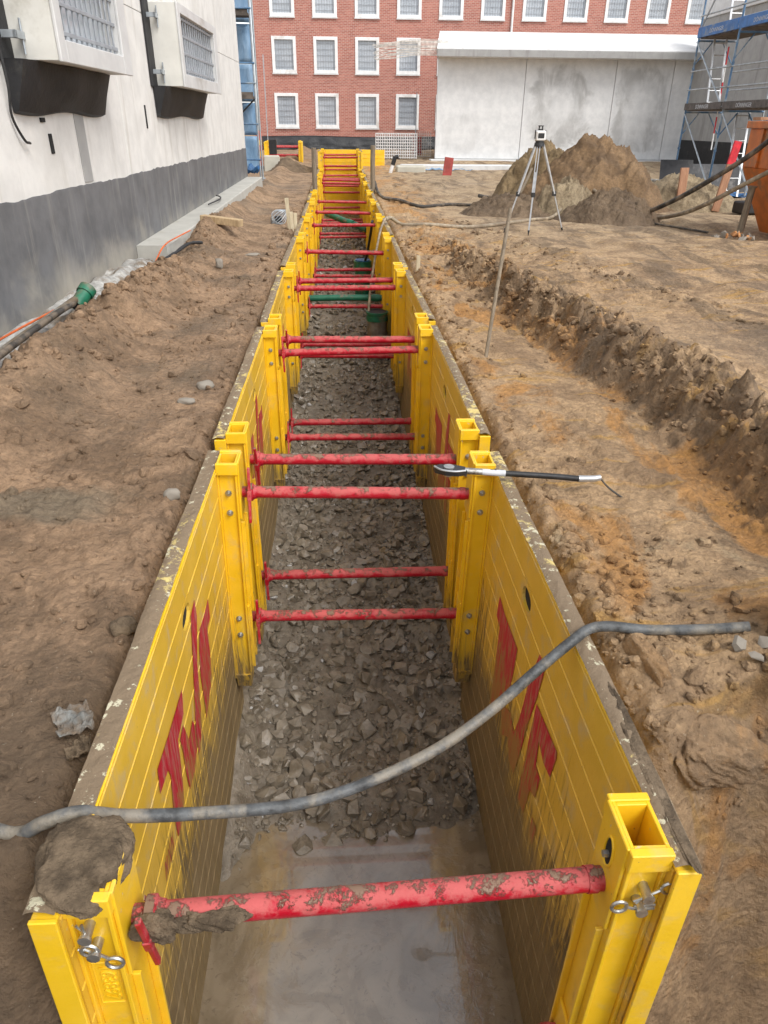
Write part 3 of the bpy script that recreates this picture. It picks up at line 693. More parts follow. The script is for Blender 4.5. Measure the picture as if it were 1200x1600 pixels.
def trench_shield(label, y, x=0, z=.08, yaw=0, roll=0, Ln=2.97, up=(1, 1), low=(1, 1), nplank=13, emb=True, crust=1, dl=(0, 0), bolts=(-.16, -.29, -1.06, -1.19), extra=(), name='trench_shield'):
    b = thing(name, label, 'trench shield', (x, y, z), (0, roll, yaw), 'yellow trench shields lining the trench')
    nr, fr = .22, Ln-.24
    for side in (-1, 1):
        d0 = dl[0] if side < 0 else dl[1]
        panel(b, side, .09+d0, Ln-.08, nplank, emb, None if crust is None else crust+(side > 0)*7)
        rail(b, side, nr+d0, bolts if crust != 1 else (), False)
        rail(b, side, fr, bolts, True)
    rs = random.Random(int(y*10))
    for on, zz in ((up, -.2), (low, -1.10)):
        for k, yk in enumerate((nr, fr)):
            if not on[k]: continue
            a, c = (yk+(dl[0] if k == 0 else 0), yk+(dl[1] if k == 0 else 0))
            strut(b, (-HW+.012, a+rs.uniform(-.012, .012), zz+rs.uniform(-.015, .015)), (HW-.012, c+rs.uniform(-.012, .012), zz+rs.uniform(-.02, .02)), rs.uniform(-.4, .4))
    for yk, zz in extra: strut(b, (-HW+.012, yk, zz), (HW-.012, yk, zz))
    return b
b1 = trench_shield('nearest yellow trench shield, big red strut across the water at the bottom edge', 1.05, roll=R(1.2), dl=(-.05, .02), crust=1)
b2 = trench_shield('second yellow trench shield from the camera, just beyond the black handled tool', 4.05, x=-.01, crust=2)
b3 = trench_shield('third yellow trench shield from the camera, beside the thin pole leaning on the right bank', 7.02, x=.0, yaw=R(.4), crust=3)
b4 = trench_shield('fourth yellow trench shield from the camera, with the grey shaft pipe beyond it', 10.05, x=-.02, yaw=R(-.3), crust=4, nplank=12)
b5 = trench_shield('fifth yellow trench shield from the camera, no struts along its top', 13.12, x=.0, Ln=2.72, up=(0, 0), crust=5, nplank=10, emb=False)
b6 = trench_shield('sixth yellow trench shield from the camera, beige hose passing its right side', 15.94, x=.01, crust=6, nplank=10, emb=False, z=.10)
b7 = trench_shield('short seventh yellow trench shield from the camera, one strut along its top', 19.0, Ln=2.3, up=(0, 1), low=(0, 1), crust=8, nplank=9, emb=False, z=.12)
b8 = trench_shield('eighth yellow trench shield from the camera, between the two round timber posts', 21.4, up=(0, 0), x=.0, crust=9, nplank=9, emb=False, z=.14)
b9 = trench_shield('ninth yellow trench shield from the camera, low among a cluster of struts', 24.45, up=(0, 1), crust=10, nplank=8, emb=False, z=.16)
b10 = trench_shield('tenth yellow trench shield from the camera, in front of the tallest far one', 27.5, extra=((1.2, -.22), (1.9, -.5), (.6, -.62)), crust=11, nplank=8, emb=False, z=.22)
b11 = trench_shield('farthest and tallest yellow trench shield at the end of the trench', 30.6, crust=12, nplank=8, emb=False, z=.82, extra=((.3, -.5), (2.6, -.75)))
# end board closing the trench, and the shields standing beyond it
e = thing('end_panel', 'yellow steel end panel closing the far end of the trench', 'trench panel', (0.9, 33.95, 0))
mb = MB(); mb.bbox(-1.85, 1.0, .0, .05, -2.4, .80, .004); mb.build('backing_plate', M['yellow_bright'], e)
for k in range(10):
    mb = MB(); mb.bbox(-1.80, .95, -.022, -.0005, .80-(k+1)*.17+.006, .80-k*.17-.006, .004); mb.build('plank', M['yellow_bright'], e)
side_box = thing('trench_shield', 'small far trench shield with red struts standing left of the main trench', 'trench shield', (-2.55, 36.2, 1.02), (0, 0, R(2)), 'yellow trench shields lining the trench')
for side in (-1, 1):
    panel(side_box, side, .1, 1.9, 7, False, None)
    rail(side_box, side, .25, (), False); rail(side_box, side, 1.7, (), True)
for yk, zz in ((.25, -.2), (1.7, -.2), (.25, -.52), (1.7, -.62)): strut(side_box, (-HW+.012, yk, zz), (HW-.012, yk, zz))

# eye bolts with split pins and the raised number on the first rails
def split_pin(parent, loc, rotx=0, roty=0):
    o = link('locking_pin', _pin(), None, parent, loc); o.rotation_euler = (rotx, roty, 0); o.scale = (1.3, 1.3, 1.3); return o
def _pin():
    if 'pin' in _cache: return _cache['pin']
    mb = MB(); mb.cyl((0, .01, 0), (0, -.030, 0), .011, n=10); mb.cyl((0, -.030, 0), (0, -.036, 0), .0135, n=10)
    mb.tube([(-.030, -.022, .012), (-.010, -.024, .004), (.012, -.024, -.006), (.030, -.022, -.018)], .0034, n=6); mb.tube([(-.034, -.022, .002), (-.010, -.020, -.001), (.012, -.022, -.009)], .003, n=6)
    ring = [(.042+.017*math.cos(t), -.024, -.026+.017*math.sin(t)) for t in np.linspace(0, 2*math.pi, 15)]
    mb.tube(ring, .0040, n=6, sub=1)
    me = mb.mesh('locking_pin', True); me.materials.append(M['steel']); _cache['pin'] = me; return me
near_rails = [o for o in b1.children if o.name.startswith('rail')]
rl = min(near_rails, key=lambda o: o.location.x+o.location.y); rr = min([o for o in near_rails if o.location.x > 0], key=lambda o: o.location.y)
p_ = split_pin(rl, (.050, .014, -.095), 0, R(60)); p_ = split_pin(rl, (.060, .014, -.170), 0, R(15))
p_ = split_pin(rr, (.050, .19-.014, -.125), 0, R(-40)); p_.rotation_euler = (0, R(-60), math.pi); p_ = split_pin(rr, (.058, .19-.014, -.185)); p_.rotation_euler = (0, R(160), math.pi)
cu = bpy.data.curves.new('number', 'FONT'); cu.body = '163897'; cu.size = .056; cu.extrude = .0018; cu.bevel_depth = .0012; cu.align_x = 'CENTER'
to = bpy.data.objects.new('number', cu); me = bpy.data.meshes.new_from_object(to); bpy.data.objects.remove(to); me.name = 'raised_number'
o = link('raised_number', me, M['yellow'], rl, (.040, .0165, -.340)); o.rotation_euler = (R(90), R(90), 0)
mb = MB(); mb.tube([(.024, .017, -.245), (.088, .017, -.245)], .0022, n=6, sub=1).tube([(.024, .017, -.438), (.088, .017, -.438)], .0022, n=6, sub=1).tube([(.024, .017, -.245), (.024, .017, -.438)], .0022, n=6, sub=1).tube([(.088, .017, -.245), (.088, .017, -.438)], .0022, n=6, sub=1)
nb_ = mb.build('number_border', M['yellow'], rl); nb_.location.z = -.03; o.location.z -= .03
mb = MB()
mb.prism([(.095+.024*math.cos(t)*(1 if abs(math.cos(t)) < .8 else .9), -.085+.052*math.sin(t)) for t in np.linspace(0, 2*math.pi, 21)[:-1]], .0012, (.1272, 0, 0)); sl_ = mb.build('adjusting_slot_shade', M['dark'], rr)  # flat near-black oval on the cheek, shade of a slot painted on
mb = MB()
ring = [(.1285, .095+.027*math.cos(t), -.085+.056*math.sin(t)) for t in np.linspace(0, 2*math.pi, 25)]; mb.tube(ring, .0045, n=8, sub=1); mb.build('slot_rim', M['yellow'], rr, True)
mb = MB(); mb.cyl((.122, .095, -.095), (.145, .095, -.095), .011, n=6); mb.build('bolt', M['steel'], rr)

# ------------------------------------------------------------------ mud lumps on the first shield
def lump(name, label, cat, c, s, seed, mat, e=(0, 0, 0), sub=4, amp=.45, flat=None, group=None):
    bm = bmesh.new(); bmesh.ops.create_icosphere(bm, subdivisions=sub, radius=1)
    co = np.array([v.co[:] for v in bm.verts]); P = co*1.4+seed*3.7
    d = 1+amp*(fbm(P[:, 0]+P[:, 2]*.7, P[:, 1]-P[:, 2]*.6, seed, 4)-.5)*2+.5*amp*(.32-billow(co[:, 0]*2.6+co[:, 2]*1.7+seed, co[:, 1]*2.6-co[:, 2]*1.9, seed+9, 5, .62))+.25*amp*(fbm(co[:, 0]*6+co[:, 2]*4+seed, co[:, 1]*6-co[:, 2]*4, seed+5, 4)-.5)
    co = np.sign(co)*np.abs(co)**.75*d[:, None]
    if flat is not None: co[:, 2] = np.maximum(co[:, 2], flat)
    for v, q in zip(bm.verts, co): v.co = Vector((q[0]*s[0], q[1]*s[1], q[2]*s[2]))
    me = bpy.data.meshes.new(name); bm.to_mesh(me); bm.free(); me.polygons.foreach_set('use_smooth', [True]*len(me.polygons))
    o = link(name, me, mat, None, c); o.rotation_euler = e
    if label: tag(o, label, cat, group)
    return o
lump('mud_clump', 'thick clod of mud covering the top of the nearest left rail', 'mud', (-.780, 1.228, .116), (.112, .116, .038), 3, M['clump'], (0, 0, .1), 6, .36)
lump('mud_clump', 'small mud pat on the left panel edge behind the big muddy rail top', 'mud', (-.845, 1.42, .085), (.040, .10, .016), 5, M['clump'], (0, 0, .05), 4)
lump('mud_clump', 'sticky mud caked on the left end of the nearest red strut', 'mud', (-.610, 1.180, -.090), (.060, .034, .034), 8, M['clump'], (0, .12, 0), 5, .6)
lump('mud_clump', 'lump of mud lying on top of the nearest red strut, right of its lever', 'mud', (-.47, 1.195, -.096), (.085, .032, .016), 12, M['clump'], (0, .05, 0), 5, .6)
lump('mud_clump', 'long crust of mud along the top of the nearest right panel', 'mud', (.842, 1.52, .085), (.026, .36, .007), 15, M['clump'], (0, 0, 0), 6, .3)

# ------------------------------------------------------------------ white building on the left
WB = thing('white_building', 'white concrete building with dark grey coated base along the left side', 'building', (-3.14, 0, 0), (0, 0, -math.atan(.022)))
Y0, Y1 = -3.0, 22.4
def wall_panel(y0, y1, z0, z1, x1=0.0):
    mb = MB(); mb.bbox(-.30, x1, y0+.004, y1-.004, z0+.004, z1-.004, .004); return mb.build('wall_panel', M['conc_white'], WB)
for y0, y1 in ((Y0, 6.15), (6.15, 10.9), (10.9, 17.0), (17.0, 20.4), (20.4, Y1)):
    wall_panel(y0, y1, -.6, 3.18); wall_panel(y0, y1, 3.18, 7.2)
mb = MB(); mb.box(-.32, -.30, Y0, Y1, -.6, 7.2); mb.box(-8, -.32, Y1-.3, Y1-.02, -.6, 7.2); mb.box(-8, -.32, Y0, Y0+.3, -.6, 7.2); mb.box(-8, 0, Y0, Y1, 7.2, 7.4); mb.build('wall_core', M['conc_grey'], WB)
n = 300; yv = np.linspace(Y0, Y1+.004, n); zt = 1.18+.030*(fbm(yv*2.2, yv*0+1, 501, 4)-.5)*2+.020*(fbm(yv*11, yv*0, 502, 3)-.5)
mb = MB(); vs = []; fs = []
for i in range(n):
    vs += [(.004, yv[i], -.5), (.005, yv[i], zt[i]-.02), (.003, yv[i], zt[i]), (-.01, yv[i], zt[i])]
    if i:
        for k in range(3): fs.append((4*i-4+k, 4*i-4+k+1, 4*i+k+1, 4*i+k))
mb.add(vs, fs).add([(.004, Y1+.006, -.5), (-.3, Y1+.006, -.5), (-.3, Y1+.006, 1.18), (.004, Y1+.006, 1.18)], [(0, 1, 2, 3)]); mb.build('base_coating', M['bitumen'], WB)
def window_box(y0, y1, z0, z1, d=.45, nb=12):
    mb = MB(); fw = .14; iy0, iy1, iz0, iz1 = y0+.16, y1-.30, z0+.17, z1-.12
    # casing: near, far, top, bottom plates and a front frame around the opening
    mb.bbox(.0, d-.03, y0, y0+.05, z0, z1, .004); mb.bbox(.0, d-.03, y1-.05, y1, z0, z1, .004); mb.bbox(.0, d-.03, y0+.05, y1-.05, z0, z0+.05, .004); mb.bbox(.0, d-.03, y0+.05, y1-.05, z1-.05, z1, .004)
    wb = mb.build('window_box', M['casing'], WB)
    mb = MB()
    mb.bbox(d-.03, d, y0-.01, iy0, z0-.01, z1+.01, .006); mb.bbox(d-.03, d, iy1, y1+.01, z0-.01, z1+.01, .006); mb.bbox(d-.03, d, iy0, iy1, z0-.01, iz0, .006); mb.bbox(d-.03, d, iy0, iy1, iz1, z1+.01, .006)
    mb.bbox(d-.20, d-.031, iy0-.02, iy0, iz0-.02, iz1+.02, .003); mb.bbox(d-.20, d-.031, iy1, iy1+.02, iz0-.02, iz1+.02, .003); mb.bbox(d-.20, d-.031, iy0, iy1, iz0-.02, iz0, .003); mb.bbox(d-.20, d-.031, iy0, iy1, iz1, iz1+.02, .003)
    mb.build('front_frame', M['frame_grey'], wb)
    mb = MB(); mb.bbox(d-.23, d-.20, iy0-.01, iy1+.01, iz0-.01, iz1+.01, .002); mb.build('pane', M['glass'], wb)
    for i in range(nb):
        yb = iy0+(i+.5)*(iy1-iy0)/nb; mb = MB(); mb.cyl((d-.07, yb, iz0), (d-.07, yb, iz1), .011, n=8); mb.build('bar', M['bars'], wb, True)
    nz_ = 4
    for i in range(nz_):
        zb = iz0+.06+i*(iz1-iz0-.1)/(nz_-1); mb = MB(); mb.bbox(d-.062, d-.05, iy0+.001, iy1-.001, zb-.018, zb+.018, .003); mb.build('cross_bar', M['bars'], wb)
    # loose black sheet below, dark joint on the near side, brackets
    m_ = 16; vs = []; fs = []
    for i in range(m_):
        t = i/(m_-1); yb = y0-.25+t*(y1-y0+.22); bl = .05*math.sin(t*math.pi)+.012*math.sin(t*17)
        vs += [(.20+bl, yb, z0-.004), (.13+bl*1.4, yb, z0-.22), (.06+.5*bl, yb+.03, z0-.40-.02*math.sin(t*9)), (.012, yb+.03, z0-.42-.02*math.sin(t*9)), (.008, yb, z0)]
        if i:
            for k in range(4): fs.append((5*i-5+k, 5*i-5+k+1, 5*i+k+1, 5*i+k))
    fs += [(0, 1, 2, 3, 4), tuple(5*(m_-1)+k for k in (4, 3, 2, 1, 0))]
    MB().add(vs, fs).build('hanging_sheet', M['tarp_black'], wb, True)
    mb = MB(); mb.bbox(.006, .03, y0-.36, y0-.005, z0-.02, z1+.7, .002); mb.build('dark_joint', M['tarp_black'], wb)
    for zb in (z0+.18, z1-.18):
        mb = MB(); mb.bbox(.028, .16, y0-.20, y0-.17, zb-.03, zb+.03, .003); mb.bbox(.13, .16, y0-.20, y0+.0, zb-.03, zb+.03, .003); mb.cyl((.145, y0-.03, zb-.14), (.145, y0-.03, zb+.13), .010, n=8); mb.build('bracket', M['galv'], wb)
    return wb
window_box(7.70, 10.0, 2.29, 3.36); window_box(12.95, 16.3, 2.29, 3.36, nb=16)
mb = MB(); mb.bbox(0, .012, 9.02, 9.30, 1.20, 1.96, .002); mb.build('repair_strip', M['conc_grey'], WB)
mb = MB(); mb.bbox(.001, .012, 8.20, 8.28, 1.52, 1.70, .003); mb.bbox(.001, .02, 8.06, 8.16, 1.80, 1.84, .003); mb.build('dark_patch', M['dark'], WB)
mb = MB(); mb.bbox(0, .010, 12.05, 12.11, 1.72, 2.02, .002); mb.build('crack_strip', M['dark'], WB)
tag(MB().tube([(-2.93, 7.35, 2.5), (-2.92, 7.36, 2.1), (-2.95, 7.38, 1.85), (-2.93, 7.5, 1.66), (-2.93, 7.62, 1.63)], .012, n=8).build('cable', M['black'], None, True), 'thin black cable hanging down the white wall below the first window box', 'cable')

# ledge at the foot of the wall, geotextile, pipes
LG = thing('concrete_ledge', 'long grey concrete ledge along the foot of the white wall', 'ledge', (-2.92, 10.6, 0), (0, 0, -math.atan(.022)))
ll = 11.6; nseg = 4
for i in range(nseg):
    a, b = i*ll/nseg, (i+1)*ll/nseg; zt0, zt1 = .30+.16*i/nseg, .30+.16*(i+1)/nseg
    mb = MB(); x0, x1 = .022, .44
    mb.add([(x0, a+.004, -.3), (x1, a+.004, -.3), (x1, b-.004, -.3), (x0, b-.004, -.3), (x0, a+.004, zt0), (x1-.015, a+.004, zt0), (x1-.015, b-.004, zt1), (x0, b-.004, zt1), (x1, a+.004, zt0-.015), (x1, b-.004, zt1-.015)],
           [(0,3,2,1), (4,5,6,7), (0,1,8,5,4), (1,2,9,8), (8,9,6,5), (2,3,7,6,9), (3,0,4,7)])
    mb.build('ledge_block', M['conc_ledge'], LG)
def sheet(name, label, cat, path, width, mat, seed, zf=None, amp=.05, nw=9):
    n = len(path)*10; P = []
    for i in range(n):
        t = i/(n-1)*(len(path)-1); k = min(int(t), len(path)-2); P.append(Vector(path[k]).lerp(Vector(path[k+1]), t-k))
    vs = []; fs = []
    for i, p in enumerate(P):
        for j in range(nw):
            u = (j/(nw-1)-.5)*width; x = p.x+u+.04*math.sin(i*.35+seed); y = p.y
            z = p.z+amp*(float(fbm(x*7+seed, y*3.0, 600+seed, 3))-.35)+.25*u*0
            if zf is not None: z = max(z, zf(x, y))
            vs.append((x, y, z))
        if i:
            for j in range(nw-1): fs.append(((i-1)*nw+j, (i-1)*nw+j+1, i*nw+j+1, i*nw+j))
    o = link(name, np_mesh(name, vs, fs), mat); md = o.modifiers.new('thick', 'SOLIDIFY'); md.thickness = .008
    return tag(o, label, cat)
gz = lambda x, y: float(ground_z(x, y))+.012
sheet('geotextile_strip', 'crumpled grey white geotextile strip along the foot of the left wall', 'geotextile', [(-2.78, 3.0, .16), (-2.77, 5, .16), (-2.75, 7, .16), (-2.72, 9, .17), (-2.66, 10.3, .14)], .50, M['geotex'], 2, gz, .17, 19)
tag(MB().tube([(-2.60, 3.2, .30), (-2.57, 4.6, .31), (-2.60, 5.8, .31), (-2.62, 7.1, .31)], .034, n=10).build('drain_pipe', M['pvc_grey'], None, True), 'grey muddy drain pipe lying in the gutter along the left wall', 'pipe')
g = thing('pipe_stub', 'short green pipe stub sticking out of the soil by the left wall', 'pipe', (-2.60, 7.25, .30), (R(-58), 0, R(-22)))
mb = MB(); n = 20
for (ra, rb, za, zb) in ((.070, .070, -.12, .10), (.083, .083, .05, .13)):
    mb.cyl((0, 0, za), (0, 0, zb), ra, n=n, caps=False); mb.cyl((0, 0, za), (0, 0, zb), ra-.006, n=n, caps=False)
    for zz in (za, zb):
        mb.add([(r_*math.cos(2*math.pi*i/n), r_*math.sin(2*math.pi*i/n), zz) for r_ in (ra-.006, ra) for i in range(n)], [(i, (i+1) % n, n+(i+1) % n, n+i) for i in range(n)])
mb.build('pipe_socket', M['green'], g, True)
mb = MB(); mb.cyl((0, 0, -.12), (0, 0, -.118), .064, n=n); mb.build('pipe_shade', M['dark'], g)  # near-black disc across the bore, painting the shade inside the pipe
tag(MB().tube([(-2.50, 3.2, .33), (-2.50, 4.4, .33), (-2.53, 5.4, .34), (-2.57, 6.4, .33), (-2.60, 7.0, .30)], .026, n=10, rough=.1).build('hose', M['hose_dark'], None, True), 'dark hose lying beside the grey drain pipe along the left wall', 'hose')
tag(MB().tube([(-2.84, 3.2, .30), (-2.80, 4.6, .30), (-2.76, 5.8, .30), (-2.72, 6.8, .28)], .010, n=8).build('cable', M['cable_orange'], None, True), 'thin orange cable on the pale strip at the left wall', 'cable')
tag(MB().tube([(-2.55, 9.9, .10), (-2.50, 10.3, .28), (-2.46, 10.55, .34), (-2.44, 10.9, .345), (-2.35, 11.7, .36)], .010, n=8).build('cable', M['cable_orange'], None, True), 'orange brown cable climbing over the near end of the concrete ledge', 'cable')
tag(MB().tube([(-2.52, 10.2, .14), (-2.40, 10.6, .19), (-2.25, 11.0, .27), (-2.12, 11.3, .24)], .022, n=8, rough=.5).build('pipe_scrap', M['black'], None, True), 'scrap of black pipe in the soil at the end of the ledge', 'pipe')
tag(MB().tube([(-2.62, 15.2, .40), (-2.50, 15.9, .43), (-2.60, 16.6, .42), (-2.56, 15.9, .50)], .014, n=8).build('cable', M['black'], None, True), 'loop of dark cable lying on the far concrete ledge', 'cable')

# timber and small things on the left strip
def block(name, label, cat, loc, size, rot, mat, b=.006):
    x, y, z = size; mb = MB(); mb.bbox(-x/2, x/2, -y/2, y/2, 0, z, b); o = mb.build(name, mat, None, False, loc); o.rotation_euler = rot; return tag(o, label, cat)
block('timber_block', 'short squared timber lying on the spoil ridge beside the ledge', 'timber', (-2.05, 12.9, float(ground_z(-2.05, 12.9))+.03), (.72, .16, .11), (0, R(4), R(-20)), M['wood_new'])
for i, (dx, dy, h, lb) in enumerate(((0, 0, .62, 'tallest pale wooden lath standing beside the left panel of a far shield'), (.06, -.22, .40, 'short pale lath in front of the tallest lath on the left bank'), (.10, .16, .34, 'shortest pale lath behind the tallest lath on the left bank'))):
    block('wooden_lath', lb, 'stake', (-1.03+dx, 14.6+dy, -.05), (.07, .035, h), (0, R(-3+2*i), R(10*i)), M['wood_pale'], .003)
k = thing('cable_reel', 'small round tangle of grey wire on the soil beside the laths', 'wire', (-1.28, 15.3, float(ground_z(-1.28, 15.3))), (0, 0, .4)); k.scale = (.72, .72, .72)
mb = MB()
for q in range(7):
    ph = q*.5; mb.tube([(.20*math.cos(t)*(1+.1*math.sin(3*t+q)), .13*math.sin(t)+.02*q-.05, .20+.17*math.sin(t+ph)) for t in np.linspace(0, 2*math.pi, 13)], .010, n=5, sub=2)
mb.build('wire_coil', M['galv'], k, True)
mb = MB(); mb.bbox(-.10, .06, -.06, .08, .06, .22, .01); mb.build('core', M['black'], k)
def rock(name, label, cat, x, y, s, seed, mat, dz=0, e=(0, 0, .4), grp=None):
    o = lump(name, label, cat, (x, y, float(ground_z(x, y))+s[2]*.35+dz), s, seed, mat, e, 3, .35, None, grp); return o
rock('stone', 'pale grey stone lying alone on the left strip near the second shield', 'stone', -1.12, 5.30, (.060, .045, .035), 31, M['rubble'])
rock('stone', 'darker flat grey stone just nearer than the pale one on the left strip', 'stone', -1.20, 4.93, (.065, .040, .024), 32, M['rubble'], 0, (0, 0, -.2))
rock('stone', 'rounded brown stone on the left strip level with the first far rail', 'stone', -.99, 3.42, (.045, .034, .036), 33, M['rubble'])
rock('stone', 'muddy stone half sunk beside the nearest left panel', 'stone', -.965, 2.32, (.048, .040, .036), 34, M['clump'])
rock('stone', 'pale stone on the spoil ridge below the concrete ledge', 'stone', -1.72, 10.2, (.05, .04, .07), 35, M['rubble'])
rock('stone', 'dark green grey stone on the left strip beside the third shield', 'stone', -1.30, 9.4, (.075, .05, .035), 36, M['heap_dark'])
rock('stone', 'flat pale slab at the foot of the spoil ridge, far left strip', 'stone', -1.42, 11.4, (.12, .06, .03), 37, M['rubble'])
rag = thing('torn_rag', 'crumpled muddy grey rag beside the nearest left panel', 'rag', (-.99, 1.80, .06), (0, 0, .5))
def crumple(nm, s, seed, mat, parent):
    n = 16; u = np.linspace(-1, 1, n); X, Y = np.meshgrid(u, u); Z = (billow(X*1.9+seed, Y*1.9, seed, 4)-.2)*s[2]; X2 = X*s[0]*(1+.25*vnoise(Y*2, X*2, seed)); Y2 = Y*s[1]
    V = np.stack([X2, Y2, Z], -1).reshape(-1, 3); I, J = np.meshgrid(np.arange(n-1), np.arange(n-1)); a = J*n+I
    o = link(nm, np_mesh(nm, V, np.stack([a, a+1, a+1+n, a+n], -1).reshape(-1, 4), False), mat, parent); o.modifiers.new('thick', 'SOLIDIFY').thickness = .004; return o
o = crumple('cloth', (.050, .065, .055), 4, M['rag'], rag); o = crumple('fold', (.035, .045, .05), 9, M['clump'], rag); o.location = (-.01, -.10, -.03)

# clods on the right edge
lump('clay_lump', 'long ochre clay lump standing at the edge of the nearest right panel', 'clay', (1.045, 2.02, .05), (.050, .125, .055), 41, M['clay'], (0, .2, .25), 4, .35)
lump('clay_lump', 'big brown soil block hanging over the broken edge at the right', 'clay', (1.18, 1.72, -.09), (.20, .13, .085), 42, M['soil'], (.25, .1, .1), 6, .42)
lump('clay_lump', 'small orange brick fragment on the heaped clods at the right edge', 'brick', (1.50, 1.82, .11), (.060, .030, .026), 43, M['brickbit'], (0, 0, .15), 3, .25)
lump('clay_lump', 'rounded brown clod at the far right above the orange fragment', 'clay', (1.66, 2.02, .20), (.12, .13, .10), 44, M['soil'], (0, 0, .5), 5, .5)
rub = thing('rubble_fragments', 'cluster of pale plaster fragments lying on clods at the right edge', 'rubble', (1.46, 1.93, .12))
for i in range(7):
    mb = MB(); r_ = random.Random(50+i); o = link('fragment', SM[i], None, rub, (r_.uniform(-.09, .10), r_.uniform(-.08, .09), r_.uniform(0, .04))); o.scale = [r_.uniform(.02, .045) for _ in range(3)]; o.rotation_euler = (r_.random(), r_.random(), r_.random()*6); o.material_slots[0].link = 'OBJECT'; o.material_slots[0].material = M['rubble']
def crumb_mesh(seed):
    bm = bmesh.new(); bmesh.ops.create_icosphere(bm, subdivisions=2, radius=1); rr_ = random.Random(seed)
    co = np.array([v.co[:] for v in bm.verts]); o_ = rr_.random()*50
    d = .55+1.1*fbm(co[:, 0]*1.3+o_, co[:, 1]*1.3+co[:, 2]*1.1, seed, 3)*(.7+.6*vnoise(co[:, 2]*2.2+o_, co[:, 0]*2.2, seed+3))
    co = co*d[:, None]*np.array([1, rr_.uniform(.6, 1), rr_.uniform(.5, .8)])
    for v, q in zip(bm.verts, co): v.co = q
    bmesh.ops.triangulate(bm, faces=bm.faces[:]); me = bpy.data.meshes.new('crumb'); bm.to_mesh(me); bm.free(); return me
CA = [mesh_arrays(crumb_mesh(800+i)) for i in range(18)]
items = []
r = random.Random(11)
for i in range(5600):
    q = r.random()
    if q < .36: y = r.uniform(2.2, 12)**1.0; x = float(bank_x(y))+r.gauss(.02, .16)
    elif q < .43: y = r.uniform(1.6, 3.0); x = .92+abs(r.gauss(0, .35))
    elif q < .60: y = r.uniform(2, 14); x = -2.2+r.gauss(0, .25)
    elif q < .76: y = 1.5+8*r.random()**1.6; x = -.93-r.random()*1.3
    elif q < .84: y = r.uniform(1.7, 20); x = -.93-abs(r.gauss(0, .18))
    elif q < .93: y = r.uniform(2, 14); x = .92+abs(r.gauss(0, .22))
    else: y = r.uniform(6, 16); x = float(np.interp(y, [3, 6, 9, 12, 15], [4.1, 3.75, 3.2, 2.7, 2.3]))+r.gauss(0, .22)
    s = min(.045, r.lognormvariate(math.log(.0095), .70))*(1 if y < 6 else 1.45)
    items.append((x, y, float(ground_z(x, y))+s*r.uniform(-.2, .2), s, r.randrange(18), (r.gauss(0, .5), r.gauss(0, .5), r.random()*6.28)))
struct(scatter_mesh('soil_clods', items, M['soil'], CA, False), 'stuff', 'loose crumbs and clods of soil on the banks')

# ------------------------------------------------------------------ hoses, tool, pole
hl = [(-1.55, 1.52, float(ground_z(-1.55, 1.52))+.02), (-1.20, 1.42, float(ground_z(-1.20, 1.45))+.03), (-1.03, 1.385, .045), (-.93, 1.375, .10), (-.84, 1.40, .105), (-.74, 1.45, .02), (-.55, 1.52, -.07), (-.25, 1.62, -.17), (.0, 1.72, -.19), (.25, 1.83, -.16), (.45, 1.93, -.09), (.63, 2.03, .0), (.78, 2.10, .085), (.86, 2.135, .118), (.95, 2.15, .115), (1.10, 2.16, .085), (1.30, 2.13, float(ground_z(1.30, 2.13))+.025), (1.47, 2.10, float(ground_z(1.47, 2.10))+.012)]
tag(MB().tube(hl, .0205, n=14, rough=.05).build('hose', M['hose_grey'], None, True), 'thick muddy grey hose slung across the trench in the foreground', 'hose')
T = thing('strut_wrench', 'black handled wrench tool lying across the right rail and red strut', 'tool', (.79, 3.49, .135), (0, R(2.0), R(-6.5)))
mb = MB(); mb.tube([(-.10, 0, 0), (.10, 0, 0), (.30, .0, 0), (.42, -.01, 0)], .0165, n=14); mb.build('grip', M['black'], T, True)
mb = MB(); mb.cyl((-.105, 0, 0), (.022, 0, 0), .0178, n=16); mb.build('label_sleeve', M['white_print'], T, True)
mb = MB(); mb.bbox(-.062, -.044, -.003, .003, .0179, .0184, .0001); mb.bbox(-.041, -.028, -.003, .003, .0179, .0184, .0001); mb.build('label_print', M['black'], T)
mb = MB(); mb.tube([(.42, -.01, 0), (.50, -.004, .004), (.54, .006, .008)], lambda t: .019-.003*t, n=12); mb.build('end_fitting', M['alu'], T, True)
mb = MB(); mb.tube([(-.105, 0, 0), (-.155, 0, 0), (-.20, .0, 0)], .0185, n=12); mb.build('neck', M['steel'], T, True)
mb = MB(); pl = [(-.19, -.030), (-.24, -.050), (-.31, -.050), (-.365, -.022), (-.375, .012), (-.34, .040), (-.27, .048), (-.20, .028)]
mb.prism(pl, .026, (0, 0, -.013), ((1, 0, 0), (0, 1, 0), (0, 0, 1))); hd = mb.build('ratchet_head', M['black'], T)
mb = MB(); mb.cyl((-.29, 0, -.03), (-.29, 0, .022), .030, n=18); mb.build('socket_ring', M['steel'], hd, True)
mb = MB(); mb.tube([(-.20, -.03, .016), (-.26, -.052, .017), (-.33, -.042, .017), (-.37, 0, .016)], .006, n=8); mb.build('rim', M['alu'], hd, True)
mb = MB(); mb.tube([(.54, .006, .006), (.60, .0, -.05), (.68, -.05, -.085), (.76, -.09, -.09)], .006, n=6); mb.build('lead', M['hose_dark'], T, True)
P_ = thing('leaning_pole', 'thin weathered pole standing slightly tilted on the right bench', 'pole', (1.18, 6.07, float(ground_z(1.18, 6.07))-.1))
mb = MB(); mb.tube([(0, 0, 0), (.055, .12, .34), (.12, .26, .72), (.22, .48, 1.26)], .017, n=10); mb.build('shaft', M['wood_grey'], P_, True)
